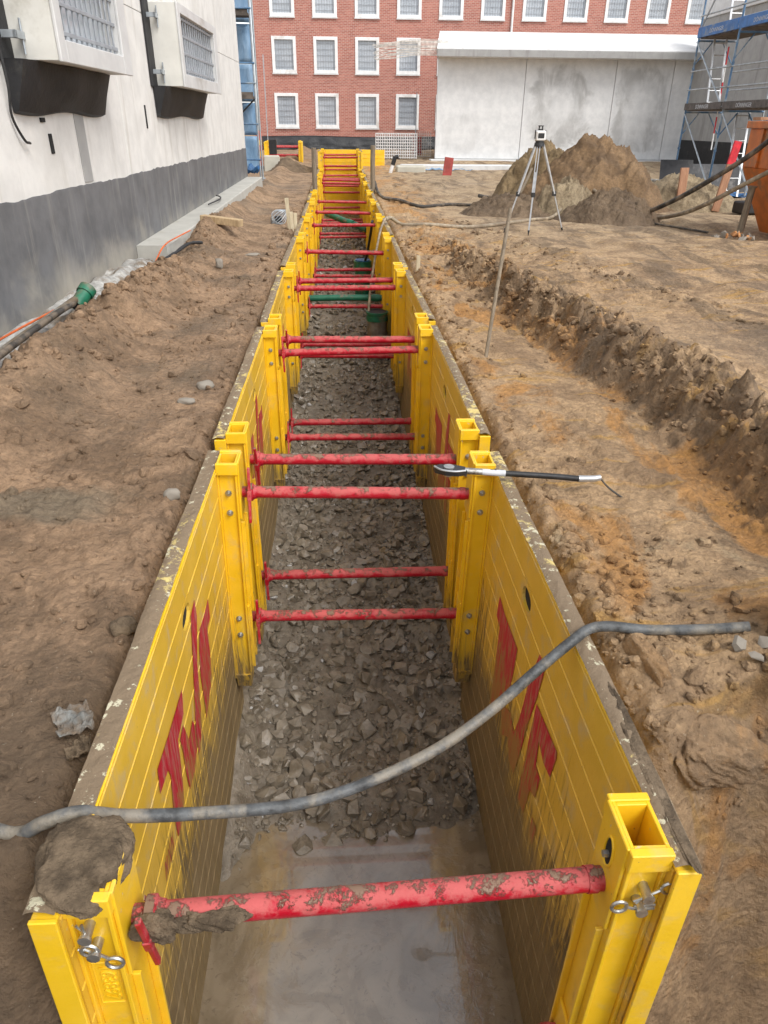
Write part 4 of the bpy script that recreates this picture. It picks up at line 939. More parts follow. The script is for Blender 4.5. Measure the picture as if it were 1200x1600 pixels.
block('wooden_lath', 'single pale lath standing behind the right panel of the fourth shield', 'stake', (.98, 10.1, -.02), (.05, .03, .26), (0, R(2), 0), M['wood_pale'], .003)

# things inside the trench further back
S_ = thing('shaft_pipe', 'grey upright shaft pipe with green rim standing in the trench', 'pipe', (.55, 12.6, -1.95))
mb = MB(); mb.cyl((0, 0, 0), (0, 0, .72), .17, n=28); mb.cyl((0, 0, .10), (0, 0, .14), .178, n=28); mb.cyl((0, 0, .28), (0, 0, .32), .178, n=28); mb.cyl((0, 0, .46), (0, 0, .50), .178, n=28); mb.build('shaft_body', M['pvc_grey'], S_, True)
mb = MB(); mb.cyl((0, 0, .72), (0, 0, .80), .19, n=28); mb.cyl((0, 0, .84), (0, 0, .87), .19, n=28); mb.cyl((0, 0, .80), (0, 0, .84), .175, n=28); mb.build('green_rim', M['green'], S_, True)
mb = MB(); mb.cyl((0, 0, .871), (0, 0, .874), .165, n=28); mb.build('lid', M['tarp_black'], S_, True)
G_ = thing('shaft_pipe', 'green upright pipe with dark cap standing in the trench behind the grey one', 'pipe', (.45, 17.6, -1.95))
mb = MB(); mb.cyl((0, 0, 0), (0, 0, .86), .19, n=28); mb.cyl((0, 0, .74), (0, 0, .90), .21, n=28); mb.build('shaft_body', M['green'], G_, True)
mb = MB(); mb.cyl((0, 0, .901), (0, 0, .93), .18, n=28); mb.build('cap', M['tarp_deep'], G_, True)
G2 = thing('drain_pipe', 'long green pipe lying level across the trench under the double red struts', 'pipe', (0, 13.2, -.98))
mb = MB(); mb.tube([(-.66, 0, 0), (.0, .0, .01), (.66, 0, 0)], .055, n=16); mb.build('pipe', M['green'], G2, True)
mb = MB(); mb.cyl((.50, 0, .004), (.62, 0, .0), .066, n=16); mb.build('pipe_socket', M['green'], G2, True)
G3 = thing('drain_pipe', 'green pipe slanting down across the trench behind the far struts', 'pipe', (0, 21.9, -.72))
mb = MB(); mb.tube([(-.45, .9, .16), (.1, .3, .02), (.70, -.4, -.12)], .085, n=16); mb.build('pipe', M['green'], G3, True)
mb = MB(); mb.cyl((.18, .2, .0), (.32, .04, -.03), .10, n=16); mb.build('pipe_socket', M['green'], G3, True)
tag(MB().tube([(.40, 12.6, -1.1), (.46, 13.1, -.75), (.56, 13.6, -.35), (.68, 14.1, .05), (.80, 14.5, .24)], .022, n=10).build('hose', M['hose_beige'], None, True), 'beige hose rising steeply from the grey shaft pipe to the panel top', 'hose')
tag(MB().tube([(.50, 17.5, -1.05), (.55, 17.2, -.8), (.60, 16.6, -.3), (.62, 16.2, -.02)], .03, n=10).build('hose', M['black'], None, True), 'black hose running up out of the green pipe in the trench', 'hose')
for x, y, lb, h in ((-.745, 22.0, 'left round timber post standing upright inside the far trench', 3.0), (.90, 22.4, 'right round timber post standing upright beside the far trench', 2.95)):
    t = thing('timber_post', lb, 'post', (x, y, 1.20-h+(.0 if x < 0 else .06)), (0, 0, 0), 'round timber posts by the far trench')
    mb = MB(); mb.tube([(0, 0, 0), (.008, 0, h*.4), (-.006, .01, h*.8), (0, 0, h)], lambda q: .075-.008*q, n=12, sub=4); mb.build('pole', M['wood_grey'], t, True)

# hoses on the right ground
def hose(label, pts, r, mat, n=10): return tag(MB().tube(pts, r, n=n, rough=.04).build('hose', mat, None, True), label, 'hose')
def on(x, y, d=.03): return (x, y, float(ground_z(x, y))+d)
hose('beige hose running from the sixth shield across the ground past the tripod to the heap', [(.80, 14.6, .20), (.93, 14.9, .19), on(1.15, 14.6), on(1.6, 14.35), on(2.4, 14.5), on(3.2, 15.0), on(3.9, 15.6), on(4.5, 16.2, .05), (5.0, 17.0, .30), (5.3, 17.6, .40)], .035, M['hose_beige'])
hose('dark hose looping over the ground from the far right timber post', [(.98, 22.9, .30), on(1.02, 22.0, .05), on(1.12, 20.6), on(1.4, 18.9), on(1.8, 18.2), on(2.2, 18.5), on(2.7, 18.9), on(3.4, 18.5), on(4.2, 18.3), on(4.9, 18.8)], .038, M['hose_dark'])
hose('thick black hose swinging from the orange skip down to the ground', [(7.45, 13.2, 1.80), (7.15, 13.6, 1.36), (6.75, 14.2, .88), (6.5, 15.0, .48), (6.25, 15.7, .20), on(6.0, 16.3, .05)], .045, M['hose_dark'], 12)
hose('long beige hose sagging from the orange skip towards the small dark heap', [(7.40, 13.0, 1.22), (7.10, 13.6, .86), (6.85, 14.2, .52), (6.75, 15.0, .26), on(6.5, 15.7, .05), on(6.2, 16.3, .05), (5.9, 16.9, .34), (5.75, 17.5, .50)], .040, M['hose_beige'], 12)
hose('short beige hose curving over the low heap beyond the small dark heap', [on(6.5, 17.6, .05), on(7.0, 18.4, .10), on(7.4, 19.4, .22), on(7.9, 20.2, .4)], .035, M['hose_beige'])
hose('pale fire hose kinked down the low heap near the wooden stakes', [on(7.9, 20.6, .45), on(8.2, 19.7, .5), on(8.3, 18.9, .25), on(8.25, 18.2, .1)], .05, M['geotex'])
hose('thin dark rod lying on the ground under the sagging beige hose', [on(6.3, 15.2), on(6.6, 14.6), on(6.9, 14.0)], .02, M['hose_dark'])

# ------------------------------------------------------------------ tripod with laser
TP = thing('survey_tripod', 'aluminium survey tripod on the trodden ground right of the trench', 'tripod', (3.52, 14.12, 0))
top = Vector((0, 0, 1.50)); rz_ = float(ground_z(3.5, 14.1))
for fx, fy in ((-.13, -.36), (-.52, -.05), (.64, .10)):
    ft = Vector((fx, fy, rz_-.0)); d = ft-top; st = top+Vector((fx*.12, fy*.12, 0))
    mb = MB(); side = d.cross(Vector((0, 0, 1))).normalized()
    mid = st+(ft-st)*.55
    for s_ in (-.022, .022): mb.bar(st+side*s_, mid+side*s_*.9, .016, .024)
    lg = mb.build('leg', M['alu'], TP)
    mb = MB(); mb.bar(st+(ft-st)*.30, st+(ft-st)*.97, .026, .018); mb.build('leg_extension', M['alu'], lg)
    mb = MB(); mb.bbox(-.035, .035, -.025, .025, -.04, .04, .006, Matrix.Translation(mid)); mb.build('clamp', M['black'], lg)
    mb = MB(); mb.cyl(st+(ft-st)*.95, ft+d.normalized()*.02, .020, .006, n=10); mb.build('foot', M['black'], lg, True)
mb = MB(); mb.cyl((0, 0, 1.47), (0, 0, 1.53), .095, .085, n=18); mb.cyl((0, 0, 1.44), (0, 0, 1.47), .05, n=14); mb.build('head_plate', M['black'], TP, True)
LZ = thing('laser_level', 'white and black rotating laser level mounted on the tripod', 'laser level', (3.52, 14.12, 1.53))
mb = MB(); mb.bbox(-.085, .085, -.08, .08, .03, .19, .016); mb.build('housing', M['frame_white'], LZ)
mb = MB(); mb.bbox(-.055, .055, -.086, -.079, .07, .15, .006); mb.build('control_panel', M['black'], LZ)
mb = MB(); mb.cyl((0, 0, 0), (0, 0, .03), .075, n=16); mb.build('base', M['black'], LZ, True)
mb = MB(); mb.cyl((0, 0, .19), (0, 0, .215), .045, n=16); mb.cyl((0, 0, .255), (0, 0, .27), .05, n=16)
for q in range(4): mb.cyl((.04*math.cos(q*1.57+.78), .04*math.sin(q*1.57+.78), .21), (.04*math.cos(q*1.57+.78), .04*math.sin(q*1.57+.78), .258), .006, n=6)
mb.build('beacon_cage', M['black'], LZ, True)
mb = MB()
for q in (-1, 1): mb.bbox(q*.092-.006, q*.092+.006, -.02, .02, .06, .20, .004)
mb.build('handle', M['black'], LZ)

# ------------------------------------------------------------------ soil heaps
def heap(label, cx, cy, rx, ry, h, seed, mat, sharp=1.3, n=110):
    u = np.linspace(-1.25, 1.25, n); X, Y = np.meshgrid(u, u); wob = 1+.28*(fbm(X*1.3+seed, Y*1.3, 700+seed, 3)-.5)*2; r_ = np.hypot(X, Y)*wob
    prof = np.where(r_ < 1, np.minimum(1-r_**1.5, .70+.25*(1-r_)), (1-r_)*.7); lr = random.Random(seed)
    for q in range(6):
        ax_, ay_ = lr.uniform(-.55, .55), lr.uniform(-.5, .5); rl_ = np.hypot(X-ax_, Y-ay_)/lr.uniform(.35, .6)
        prof = np.maximum(prof, np.where(rl_ < 1, (1-rl_**1.3)*lr.uniform(.55, .98)*(1.05-.45*math.hypot(ax_, ay_)), -1))
    gx = cx+X*rx; gy = cy+Y*ry; base = ground_z(gx, gy)
    Z = base-.02+h*np.maximum(prof, -.25)+h*.46*(billow(X*2.0+seed, Y*2.0, 720+seed, 6, .64)-.3)*np.clip(prof*3, 0, 1)+.22*(fbm(X*12, Y*12, 730+seed, 5, .66)-.5)*np.clip(prof*4, 0, 1)
    V = np.stack([gx, gy, Z], -1).reshape(-1, 3); I, J = np.meshgrid(np.arange(n-1), np.arange(n-1)); a = J*n+I
    o = link('soil_heap', np_mesh('soil_heap', V, np.stack([a, a+1, a+1+n, a+n], -1).reshape(-1, 4)), mat); return tag(o, label, 'soil heap')
heap('large brown heap of dug soil in front of the white hall', 6.10, 18.6, 1.80, 1.6, 1.42, 1, M['heap_brown'])
heap('olive brown heap behind the tripod, left of the large brown heap', 5.35, 20.3, 1.35, 1.5, 1.28, 2, M['heap_olive'])
heap('small dark heap in front of the large brown heap', 5.62, 15.75, 1.15, .9, .62, 3, M['heap_dark'])
heap('pale sandy heap just right of the tripod', 5.05, 17.2, .85, .8, .78, 4, M['heap_pale'])
heap('low dark spoil around the tripod legs, left of the pale heap', 3.9, 17.4, 1.3, 1.0, .42, 5, M['heap_dark'])
heap('low pale heap with wooden stakes in front of the scaffold', 8.5, 19.2, 1.5, 1.6, .72, 6, M['heap_pale'])
tag(MB().tube([on(4.15, 18.7, .04), on(4.35, 18.95, .20), (4.62, 19.4, .55), (4.82, 19.75, .82)], .035, n=8).build('timber_pole', M['wood_grey'], None, True), 'weathered pole lying up the side of the olive heap', 'pole')
tag(MB().tube([on(3.55, 20.0, .04), on(4.0, 20.2, .06), (4.4, 20.35, .25)], .045, n=8).build('dark_pipe', M['hose_dark'], None, True), 'dark pipe lying on the left foot of the olive heap', 'pipe')

# ------------------------------------------------------------------ brick building
BB = thing('brick_building', 'long red brick building with white barred windows across the background', 'building', (0, 52, 0))
WX = [-3.99+2.552*i for i in range(-2, 13)]; WW, WH = 1.42, 1.86
rows = [1.52, 4.50, 7.40, 10.35]
X0, X1 = -5.0, 29.5; Z0, Z1 = -.6, 13.2
def hole_ok(x): return X0+.2 < x and x+WW < X1-.2
wx_ = [x for x in WX if hole_ok(x)]
mb = MB()                                    # wall with real openings: piers, spandrels
zed = [Z0]+[v for z in rows for v in (z, z+WH)]+[Z1]
for i in range(0, len(zed), 2): mb.box(X0, X1, 0, .36, zed[i], zed[i+1])
for z in rows:
    e_ = [X0]+[v for x in wx_ for v in (x, x+WW)]+[X1]
    for i in range(0, len(e_), 2): mb.box(e_[i], e_[i+1], 0, .36, z, z+WH)
mb.build('wall', M['brick'], BB)
mb = MB(); mb.box(X0, X0+.36, .37, 14, Z0, Z1); mb.box(X0, X1, .5, 14, Z1, Z1+.3); mb.box(X0+.4, X1, .9, 1.0, Z0, Z1); mb.build('inner_wall', M['conc_grey'], BB)
wm = {}
def shared(key, f, mat):
    if key not in wm: wm[key] = f().mesh(key); wm[key].materials.append(mat)
    return wm[key]
def f_frame():
    m = MB(); t = .15
    m.bbox(-.03, t, -.05, .16, -.03, WH+.03, .008); m.bbox(WW-t, WW+.03, -.05, .16, -.03, WH+.03, .008); m.bbox(t, WW-t, -.05, .16, WH-t, WH+.03, .008); m.bbox(t, WW-t, -.05, .16, -.03, t, .008)
    return m
def f_pane(): return MB().bbox(.15, WW-.15, .10, .12, .15, WH-.15, .002)
def f_grille():
    m = MB(); n = 7
    for i in range(n): x = .15+(i+.5)*(WW-.3)/n; m.box(x-.014, x+.014, .03, .05, .15, WH-.15)
    for i in range(5): z = .15+(i+.5)*(WH-.3)/5; m.box(.15, WW-.15, .052, .064, z-.014, z+.014)
    return m
def f_sill(): return MB().bbox(-.06, WW+.06, -.10, -.052, -.10, -.035, .006)
for z in rows:
    for x in wx_:
        f = link('window', shared('window', f_frame, M['frame_white']), None, BB, (x, 0, z)); link('pane', shared('pane', f_pane, M['glass']), None, f); link('grille', shared('grille', f_grille, M['bars']), None, f); link('sill', shared('sill', f_sill, M['frame_grey']), None, f)
mb = MB(); mb.cyl((10.68, -.09, 3.0), (10.68, -.09, 13.1), .07, n=12)
for z in (4, 7, 10): mb.box(10.60, 10.76, -.10, 0, z, z+.05)
mb.build('downpipe', M['frame_white'], BB, True)
# black foil at its foot
n = 90; vs = []; fs = []
for i in range(n):
    x = -5.1+i*14.6/(n-1)
    for j in range(9):
        z = 1.02-.03*math.sin(x*.8)-j*.10; vs.append((x, 51.93-.05*j*.6-.30*float(billow(x*1.1, j*.55, 810, 4, .6))*(.25+j/9), z))
    if i:
        for j in range(8): fs.append(((i-1)*9+j, (i-1)*9+j+1, i*9+j+1, i*9+j))
o = link('foil_sheet', np_mesh('foil_sheet', vs, fs), M['foil']); o.modifiers.new('thick', 'SOLIDIFY').thickness = .01; tag(o, 'crumpled black foil along the foot of the brick building', 'foil')

# ------------------------------------------------------------------ white hall on the right
WH_ = thing('white_hall', 'low pale concrete hall with a white roof slab on the right', 'building', (0, 38, 0))
def damp_panel(seed):
    k = NT('damp concrete panel %d' % seed); p = k.obj(); x, y, z = k.sep(p)
    n = k.noise(k.mapp(p, (1, 1, 1), (0, 0, 0), (seed*3.1, 0, 0)), .8, 6, .6, .5); n2 = k.noise(p, 2.6, 6, .65)
    # drying pattern: a darker ring left round the middle of the panel
    cx, cz, hx, hz = {0: (1.2, 1.0, .9, .8), 1: (1.75, 2.2, 1.35, 1.55), 2: (1.4, 2.2, 1.15, 1.65), 3: (1, 2, .1, .1)}[seed]
    dx = k.math('DIVIDE', k.math('SUBTRACT', x, cx), hx); dz = k.math('DIVIDE', k.math('SUBTRACT', z, cz), hz)
    d = k.math('POWER', k.math('ADD', k.math('POWER', k.math('ABSOLUTE', dx), 4.0), k.math('POWER', k.math('ABSOLUTE', dz), 4.0)), .25)
    d = k.math('ADD', d, k.math('MULTIPLY', k.math('SUBTRACT', n, .5), 1.3))
    ring = k.math('MULTIPLY', k.math('MULTIPLY', k.rng(d, 1.15, .90), k.rng(d, .25, .85, .15, 1)), k.rng(k.noise(k.mapp(p, (1, 1, .5), (0, 0, 0), (seed*7., 0, 0)), 1.3, 7, .68, .6), .36, .62, .25, 1))
    c = k.mix(k.rng(n2, .3, .7), (.62, .625, .625), (.74, .74, .735)); c = k.mix(k.math('MULTIPLY', ring, {0: .3, 1: .8, 2: .7, 3: .0}[seed]), c, (.34, .335, .325))
    k.col(c).rough(.85); k.bump(k.noise(p, 20, 5, .6), .004, .5); return k.m
xs_ = [4.55, 8.63, 12.87, 15.6, 17.4]
for i in range(4):
    mb = MB(); mb.bbox(.012, xs_[i+1]-xs_[i]-.012, 0, .2, 0, 4.12, .008); mb.build('wall_panel', damp_panel(i), WH_, False, (xs_[i], 0, .32))
mb = MB(); mb.box(4.6, 17.4, .21, .3, .3, 4.4); mb.add([(4.56, .205, -.2), (4.80, .205, -.2), (6.05, 9, -.2), (5.80, 9, -.2), (4.56, .205, 4.4), (4.80, .205, 4.4), (6.05, 9, 4.4), (5.80, 9, 4.4)], [(0,3,2,1),(4,5,6,7),(0,1,5,4),(1,2,6,5),(2,3,7,6),(3,0,4,7)]); mb.build('wall_core', M['conc_grey'], WH_)
mb = MB(); mb.bbox(4.3, 17.6, -.55, .22, -.5, .30, .02); mb.build('plinth', M['conc_panel'], WH_)
mb = MB(); pr_ = [(-.85, 4.44), (-.85, 4.74), (3.0, 5.72), (9, 5.9), (9, 4.44)]; mb.prism(pr_, 13.2, (4.50, 0, 0), ((.145, 1, 0), (0, 0, 1), (1, 0, 0))); rf = mb.build('roof_slab', M['frame_white'], WH_)
mb = MB(); mb.bbox(4.38, 17.66, -.90, -.853, 4.42, 4.70, .01); mb.build('eave_edge', M['conc_grey'], rf)
rb = thing('starter_bars', 'bundle of pale rods sticking out sideways from the roof of the hall', 'rods', (4.42, 37.6, 0))
for i in range(22):
    r_ = random.Random(900+i); z = 4.50+.030*i*.95; mb = MB()
    mb.tube([(.6, .3+.02*i, z), (-.9, .2, z-.03+r_.uniform(-.03, .03)), (-2.0, .12, z-.10+r_.uniform(-.08, .04)), (-2.55-r_.uniform(0, .35), .05, z-.16+r_.uniform(-.14, .05))], .012, n=5, sub=4); mb.build('rod', M['rebar'], rb)

# grey hall wall behind the scaffold
GW = thing('grey_wall', 'tall stained grey concrete wall behind the scaffold at the right edge', 'wall', (16.5, 20, 0))
for i in range(4):
    mb = MB(); mb.bbox(0, .3, i*4.5+.01, i*4.5+4.49, -.3, 6.0, .01); mb.build('wall_panel', M['conc_grey'], GW)
mb = MB(); mb.bbox(-.012, .0, 0, 18, -.3, 1.2, .003); mb.build('base_coating', M['tarp_black'], GW)
mb = MB(); mb.bbox(-.10, .45, -.02, 18.02, 6.004, 6.8, .01); mb.build('parapet', M['conc_panel'], GW)
cw = thing('concrete_footing', 'pale concrete footing block in front of the white hall', 'footing', (0, 0, 0))
mb = MB(); mb.bbox(2.2, 3.35, 30.9, 31.7, -.5, .34, .05); mb.build('footing_block', M['conc_base'], cw)
mb = MB(); mb.bbox(2.5, 9.0, 32.6, 33.2, -.3, .30, .03); mb.build('footing_strip', M['conc_panel'], cw)
sheet('tarp_strip', 'blue grey sheet lying along the pale footing', 'sheet', [(3.6, 31.6, .14), (4.0, 31.9, .13), (5.0, 32.1, .12)], .9, M['tarp_blue'], 6, lambda x, y: float(ground_z(x, y))+.02, .2)
o = block('red_board', 'red brown board standing upright in the ground in front of the hall', 'board', (4.0, 29.6, -.1), (.34, .05, .80), (R(-4), R(7), R(4)), M['redboard'])
vp = thing('marker_post', 'white plastic pipe with black top leaning at the footing', 'pipe', (1.85, 30.4, -.1), (0, R(18), 0))
mb = MB(); mb.cyl((0, 0, 0), (0, 0, .52), .07, n=12); mb.build('tube', M['frame_white'], vp, True)
mb = MB(); mb.cyl((0, 0, .52), (0, 0, .82), .085, n=12); mb.cyl((0, 0, .80), (.12, 0, .86), .07, n=12); mb.build('cap', M['black'], vp, True)
# stacked steel mesh mats
for q, (xa, xb, yb, hb, mt, lb) in enumerate(((1.75, 3.75, 38.6, 1.10, 'meshwhite', 'pale steel spacer mats stacked upright beyond the trench end'), (3.9, 4.75, 41.0, 1.15, 'rebar', 'rusty steel mesh mat leaning beside the white hall corner'))):
    t = thing('mesh_mats', lb, 'steel mesh', (0, yb, .30), (R(-8), 0, 0))
    for k in range(3 if q == 0 else 1):
        mb = MB()
        for i in range(int((xb-xa)/.11)+1): mb.bar((xa+i*.11, k*.09, 0), (xa+i*.11, k*.09, hb), .028 if q == 0 else .016, .02)
        for i in range(int(hb/.13)+1):
            if q == 0: mb.tube([(xa+j*.055, k*.09-.03*(j % 2), i*.13+.045*(j % 2)) for j in range(int((xb-xa)/.055)+1)], .020, n=4, sub=1)
            else: mb.bar((xa, k*.09, i*.13), (xb, k*.09, i*.13), .016, .016)
        mb.build('mat', M[mt], t)
block('red_sign', 'small dark red panel behind the rusty mesh mat', 'panel', (4.05, 41.6, .35), (.45, .06, .85), (0, 0, 0), M['redboard'])
for x, y, h, lb in ((-3.55, 40, 4.4, 'thin grey pole standing before the brick wall, left of the far shield'), (3.75, 39.6, 2.9, 'thin pale pole standing behind the stacked mesh mats')):
    t = thing('thin_pole', lb, 'pole', (x, y, .2)); mb = MB(); mb.cyl((0, 0, 0), (.02, 0, h), .022, n=8); mb.cyl((0, 0, 0), (0, 0, .06), .06, n=8); mb.build('shaft', M['galv'], t, True)

# ------------------------------------------------------------------ blue scaffold at the end of the white building
SL = thing('sheeted_scaffold', 'narrow scaffold hung with light blue sheets at the white building corner', 'scaffold', (-2.9, 24.4, 0))
for x in (-.9, .42):
    for y in (0, .75):
        mb = MB(); mb.cyl((x, y, .25), (x, y, 7.0), .028, n=10); mb.cyl((x, y, .22), (x, y, .25), .08, n=10); mb.build('standard', M['galv'], SL, True)
zz = [.45, 1.45, 2.35, 3.35, 4.35, 5.35]
for i in range(5):
    n = 8; vs = []; fs = []
    for a_ in range(n):
        for b_ in range(n):
            u, v = a_/(n-1), b_/(n-1); vs.append((-.9+1.24*u, .82+.05*math.sin(u*9+i)*math.sin(v*5+i*2), zz[i]+v*(zz[i+1]-zz[i]-.03)))
    for a_ in range(n-1):
        for b_ in range(n-1): fs.append((a_*n+b_, a_*n+b_+1, (a_+1)*n+b_+1, (a_+1)*n+b_))
    o = link('blue_sheet', np_mesh('blue_sheet', vs, fs), M['tarp_blue'], SL); o.modifiers.new('thick', 'SOLIDIFY').thickness = .006
for z in (.8, 1.75, 2.8, 3.3, 4.6):
    mb = MB(); mb.cyl((-.95, -.03, z), (.46, -.03, z), .024, n=8); mb.build('ledger', M['scaf_blue'], SL, True)
for z in (2.42, 4.45):
    mb = MB(); mb.bbox(-.9, .36, .02, .70, z, z+.06, .006); mb.bbox(-.9, .36, -.01, .015, z-.02, z+.16, .004); mb.build('deck', M['deck'], SL)
mb = MB(); mb.cyl((-.6, -.05, 1.5), (.40, -.05, 2.4), .022, n=8); mb.build('brace', M['black'], SL, True)
crumple_o = crumple('blue_sheet', (.45, .3, .45), 21, M['tarp_deep'], SL); crumple_o.location = (-.1, -.3, .45)
jb = thing('barrier_post', 'orange red plastic barrier post beside the blue scaffold foot', 'barrier', (-3.2, 32.0, .15))
mb = MB(); mb.bbox(-.16, .16, -.16, .16, 0, .10, .02); mb.build('base', M['black'], jb)
mb = MB(); mb.bbox(-.11, .11, -.04, .04, .10, 1.35, .03); mb.build('board', M['hivis'], jb)
for z in (.45, .85): 
    mb = MB(); mb.bbox(-.112, .112, -.044, -.041, z, z+.18, .001); mb.build('stripe', M['yellow_bright'], jb)
cb = block('concrete_block', 'pale concrete block standing beside the orange barrier post', 'concrete block', (-2.72, 31.6, -.05), (.62, .5, .70), (0, 0, R(6)), M['conc_base'], .03)
block('black_box', 'small black box on the concrete block behind the barrier', 'box', (-2.70, 32.3, .66), (.30, .25, .55), (0, 0, 0), M['black'], .02)
heap('low dark spoil bank left of the far trench', -1.9, 31.5, 1.0, .9, .30, 9, M['heap_dark'], n=50)

# ------------------------------------------------------------------ scaffold on the right
SR = thing('scaffold_tower', 'steel scaffold with blue toe boards and ladders at the right edge', 'scaffold', (10.0, 23.1, 0))
bays = [0, -2.3, -4.6]; WD = 1.1
for y in bays:
    for x in (0, WD):
        mb = MB(); mb.cyl((x, y, .1), (x, y, 6.4), .026, n=10)
        for z in (1.2, 2.2, 3.2, 4.0, 5.2): mb.cyl((x, y, z), (x, y, z+.05), .038, n=10)
        mb.cyl((x, y, .06), (x, y, .1), .09, n=10); mb.build('standard', M['scaf_blue' if x == 0 else 'galv'], SR, True)
    for z in (2.15, 3.88):
        mb = MB(); mb.cyl((0, y, z), (WD, y, z), .024, n=8); mb.cyl((.02, y, z-.55), (.40, y, z-.03), .018, n=8); mb.cyl((WD-.02, y, z-.55), (WD-.40, y, z-.03), .018, n=8); mb.build('transom', M['scaf_blue'], SR, True)
for i in range(2):
    ya, yb = bays[i], bays[i+1]
    for x in (-.03, WD+.03):
        for z in (2.70, 3.15, 4.45, 4.95):
            mb = MB(); mb.cyl((x, ya+.05, z), (x, yb-.05, z), .020, n=8); mb.build('guard_rail', M['galv'], SR, True)
    for z, mt in ((2.20, 'toe_grey'), (3.94, 'board_blue')):
        for k in range(3):
            mb = MB(); mb.bbox(.03+k*.35, .03+k*.35+.34, yb+.04, ya-.04, z-.02, z+.04, .006); mb.build('deck', M['deck'], SR)
        mb = MB(); mb.bbox(-.075, -.045, yb+.03, ya-.03, z, z+.17 if z < 3 else z+.24, .004); tb = mb.build('toe_board', M[mt], SR)
        cu = bpy.data.curves.new('print', 'FONT'); cu.body = 'DÖNNINGER'; cu.size = .13; cu.extrude = .001; cu.align_x = 'CENTER'; to = bpy.data.objects.new('t', cu); me = bpy.data.meshes.new_from_object(to); bpy.data.objects.remove(to)
        o = link('lettering', me, M['white_print'], tb, (-.0775, (ya+yb)/2, z+.03 if z < 3 else z+.06)); o.rotation_euler = (R(90), 0, R(-90))
        mb = MB(); mb.bbox(.0, WD, ya-.02 if i == 0 else yb-.012, ya-.008 if i == 0 else yb, z, z+.16, .003); mb.build('end_board', M[mt], SR)
for (a_, b_) in (((-.05, bays[0]-.03, 3.85), (-.05, bays[1]+.03, 2.25)), ((-.05, bays[1]-.05, .4), (-.05, bays[0]-.1, 2.1)), ((-.05, bays[0], 4.0), (-.05, bays[1]+.3, 6.2)), ((-.05, bays[2]+.03, .4), (-.05, bays[1]-.1, 2.1))):
    mb = MB(); mb.cyl(a_, b_, .021, n=8); mb.build('brace', M['galv'], SR, True)
def ladder(p0, p1, wd, nr, parent):
    p0, p1 = Vector(p0), Vector(p1); s_ = Vector((wd/2, 0, 0)); mb = MB()
    mb.bar(p0-s_, p1-s_, .025, .05, (1, 0, 0)); mb.bar(p0+s_, p1+s_, .025, .05, (1, 0, 0)); l = mb.build('ladder', M['alu'], parent)
    for i in range(nr):
        q = p0.lerp(p1, (i+.5)/nr); mb = MB(); mb.cyl(q-s_, q+s_, .014, n=8); mb.build('rung', M['alu'], l, True)
ladder((.52, -.55, 2.25), (.48, -.30, 3.95), .34, 6, SR); ladder((.40, -2.9, .15), (.60, -2.2, 2.2), .34, 7, SR); ladder((.55, -.9, 4.0), (.55, -.5, 6.3), .34, 8, SR)
sr = thing('levelling_staff', 'red and white striped levelling staff leaning inside the scaffold', 'staff', (10.75, 22.6, 1.2), (0, R(-2), 0))
for i in range(6):
    mb = MB(); mb.bbox(-.017, .017, -.010, .010, i*.42, i*.42+.418, .002); mb.build('band', M['frame_white' if i % 2 == 0 else 'redmark'], sr)
for i, (x, y, w_, h, a_, lb) in enumerate(((9.9, 22.6, .95, .95, 20, 'left black formwork sheet leaning at the scaffold foot'), (11.0, 22.9, 1.1, .80, 14, 'middle black formwork sheet leaning under the scaffold deck'), (12.3, 22.9, 1.3, .85, 10, 'right black formwork sheet leaning under the scaffold beside the skip'))):
    block('formwork_sheet', lb, 'panel', (x, y, .03), (w_, .03, h), (R(-a_), 0, R(4*i-6)), M['board_black'], .004)
o = crumple('blue_sheet', (.9, .5, .22), 31, M['tarp_deep'], None); o.location = (10.7, 21.2, .08); tag(o, 'crumpled deep blue sheet on the ground under the scaffold', 'sheet')
o = block('rubber_foot', 'black rubber block on the ground behind the orange skip', 'block', (9.4, 17.2, .05), (.75, .4, .26), (0, 0, R(10)), M['black'], .03)

# stakes near the low heap
block('wooden_stake', 'short brown wooden stake standing in the low pale heap', 'stake', (8.05, 18.0, .1), (.20, .05, .85), (R(-3), R(-1), R(5)), M['wood_red'], .006)
st = thing('wooden_stake', 'leaning brown stake with red sprayed top near the skip', 'stake', (8.75, 17.6, .05), (0, R(8), R(4)))
mb = MB(); mb.bbox(-.09, .09, -.025, .025, 0, 1.0, .005); mb.build('shaft', M['wood_red'], st)
mb = MB(); mb.bbox(-.09, .09, -.025, .025, 1.002, 1.48, .005); mb.build('red_top', M['redmark'], st)

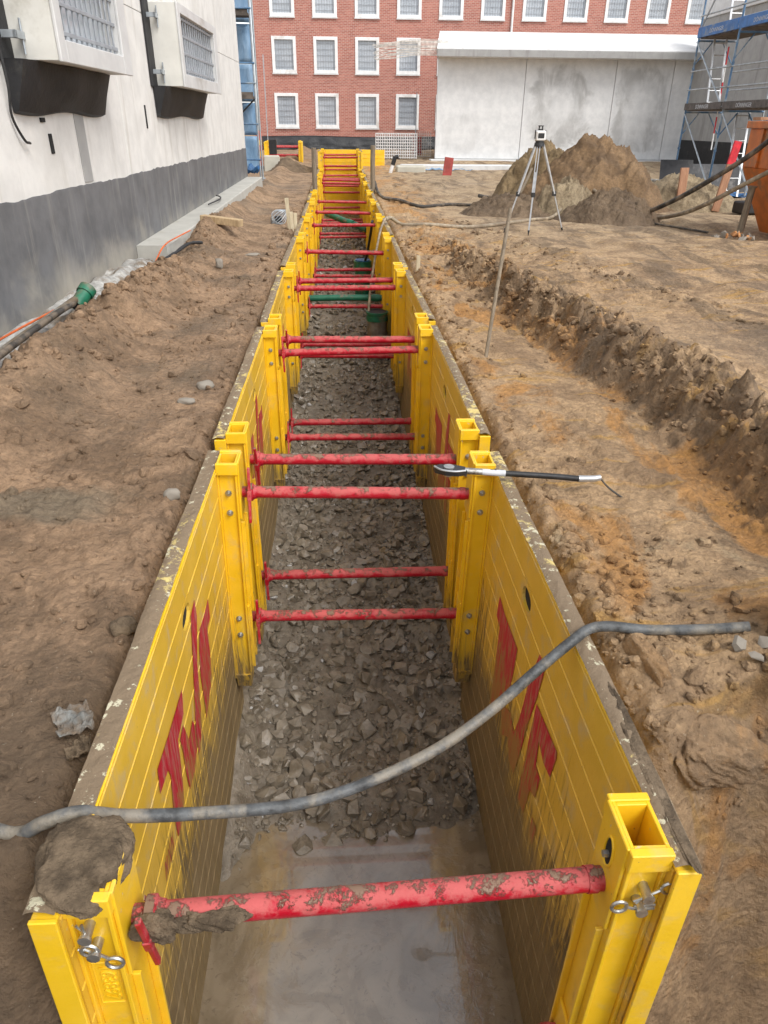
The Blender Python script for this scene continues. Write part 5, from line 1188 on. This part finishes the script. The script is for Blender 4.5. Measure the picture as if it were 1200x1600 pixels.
# ------------------------------------------------------------------ orange skip with boards
OS = thing('orange_skip', 'tapered orange steel skip at the right edge with timber on top', 'skip', (8.76, 13.3, 0))
def taper(x0, x1, y0, y1, z0, z1, k0, k1):
    cx, cy = (x0+x1)/2, (y0+y1)/2; vs = []
    for z, k_ in ((z0, k0), (z1, k1)):
        for x, y in ((x0, y0), (x1, y0), (x1, y1), (x0, y1)): vs.append((cx+(x-cx)*k_, cy+(y-cy)*k_, z))
    return MB().add(vs, [(0,3,2,1),(4,5,6,7),(0,1,5,4),(1,2,6,5),(2,3,7,6),(3,0,4,7)])
taper(-1.32, 1.4, -1.0, 1.0, .02, 1.15, .66, 1.0).build('lower_hopper', M['orange'], OS)
MB().bbox(-1.32, 1.4, -1.0, 1.0, 1.152, 1.78, .01).build('body', M['orange'], OS)
MB().bbox(-1.38, 1.46, -1.06, 1.06, 1.782, 1.90, .01).build('rim', M['orange'], OS)
for y in (-.5, .5): MB().bbox(-1.36, -1.322, y-.03, y+.03, 1.16, 1.78, .004).build('rib', M['orange'], OS)
MB().bbox(-.98, -.80, -1.06, -1.004, 1.45, 1.58, .004).build('warning_label', M['yellow_bright'], OS)
MB().bbox(-1.2, -.6, -.98, -.90, .62, .70, .01).build('bracket', M['redmark'], OS)
block('timber_board', 'pinkish scaffold board sticking out left over the orange skip', 'board', (7.45, 13.0, 1.905), (1.3, .22, .045), (0, 0, R(3)), M['wood_red'], .004)
block('timber_board', 'yellow sawn board lying on top of the pinkish one on the skip', 'board', (8.1, 12.9, 1.955), (1.2, .24, .045), (0, 0, R(-4)), M['wood_new'], .004)
t = thing('prop_post', 'dark leaning post under the left edge of the orange skip', 'post', (7.3, 13.6, 0), (0, R(3), 0)); MB().cyl((0, 0, -.05), (0, 0, .85), .06, n=10).cyl((0, 0, .85), (0, 0, .88), .08, n=10).build('shaft', M['wood_grey'], t, True)
rp = thing('rubble_pile', 'small pile of grey stones and brick bits below the orange skip', 'rubble', (6.75, 12.75, .05))
for i in range(26):
    r_ = random.Random(70+i); x, y = r_.gauss(0, .28), r_.gauss(0, .2); o = link('fragment', SM[i % 18], None, rp, (x, y, .03+.10*max(0, 1-math.hypot(x, y)/.5))); s_ = r_.uniform(.04, .09); o.scale = (s_, s_*r_.uniform(.7, 1.3), s_*.8); o.rotation_euler = (r_.random()*3, r_.random()*3, r_.random()*6)
    o.material_slots[0].link = 'OBJECT'; o.material_slots[0].material = M['rubble'] if i % 4 else M['brickbit']
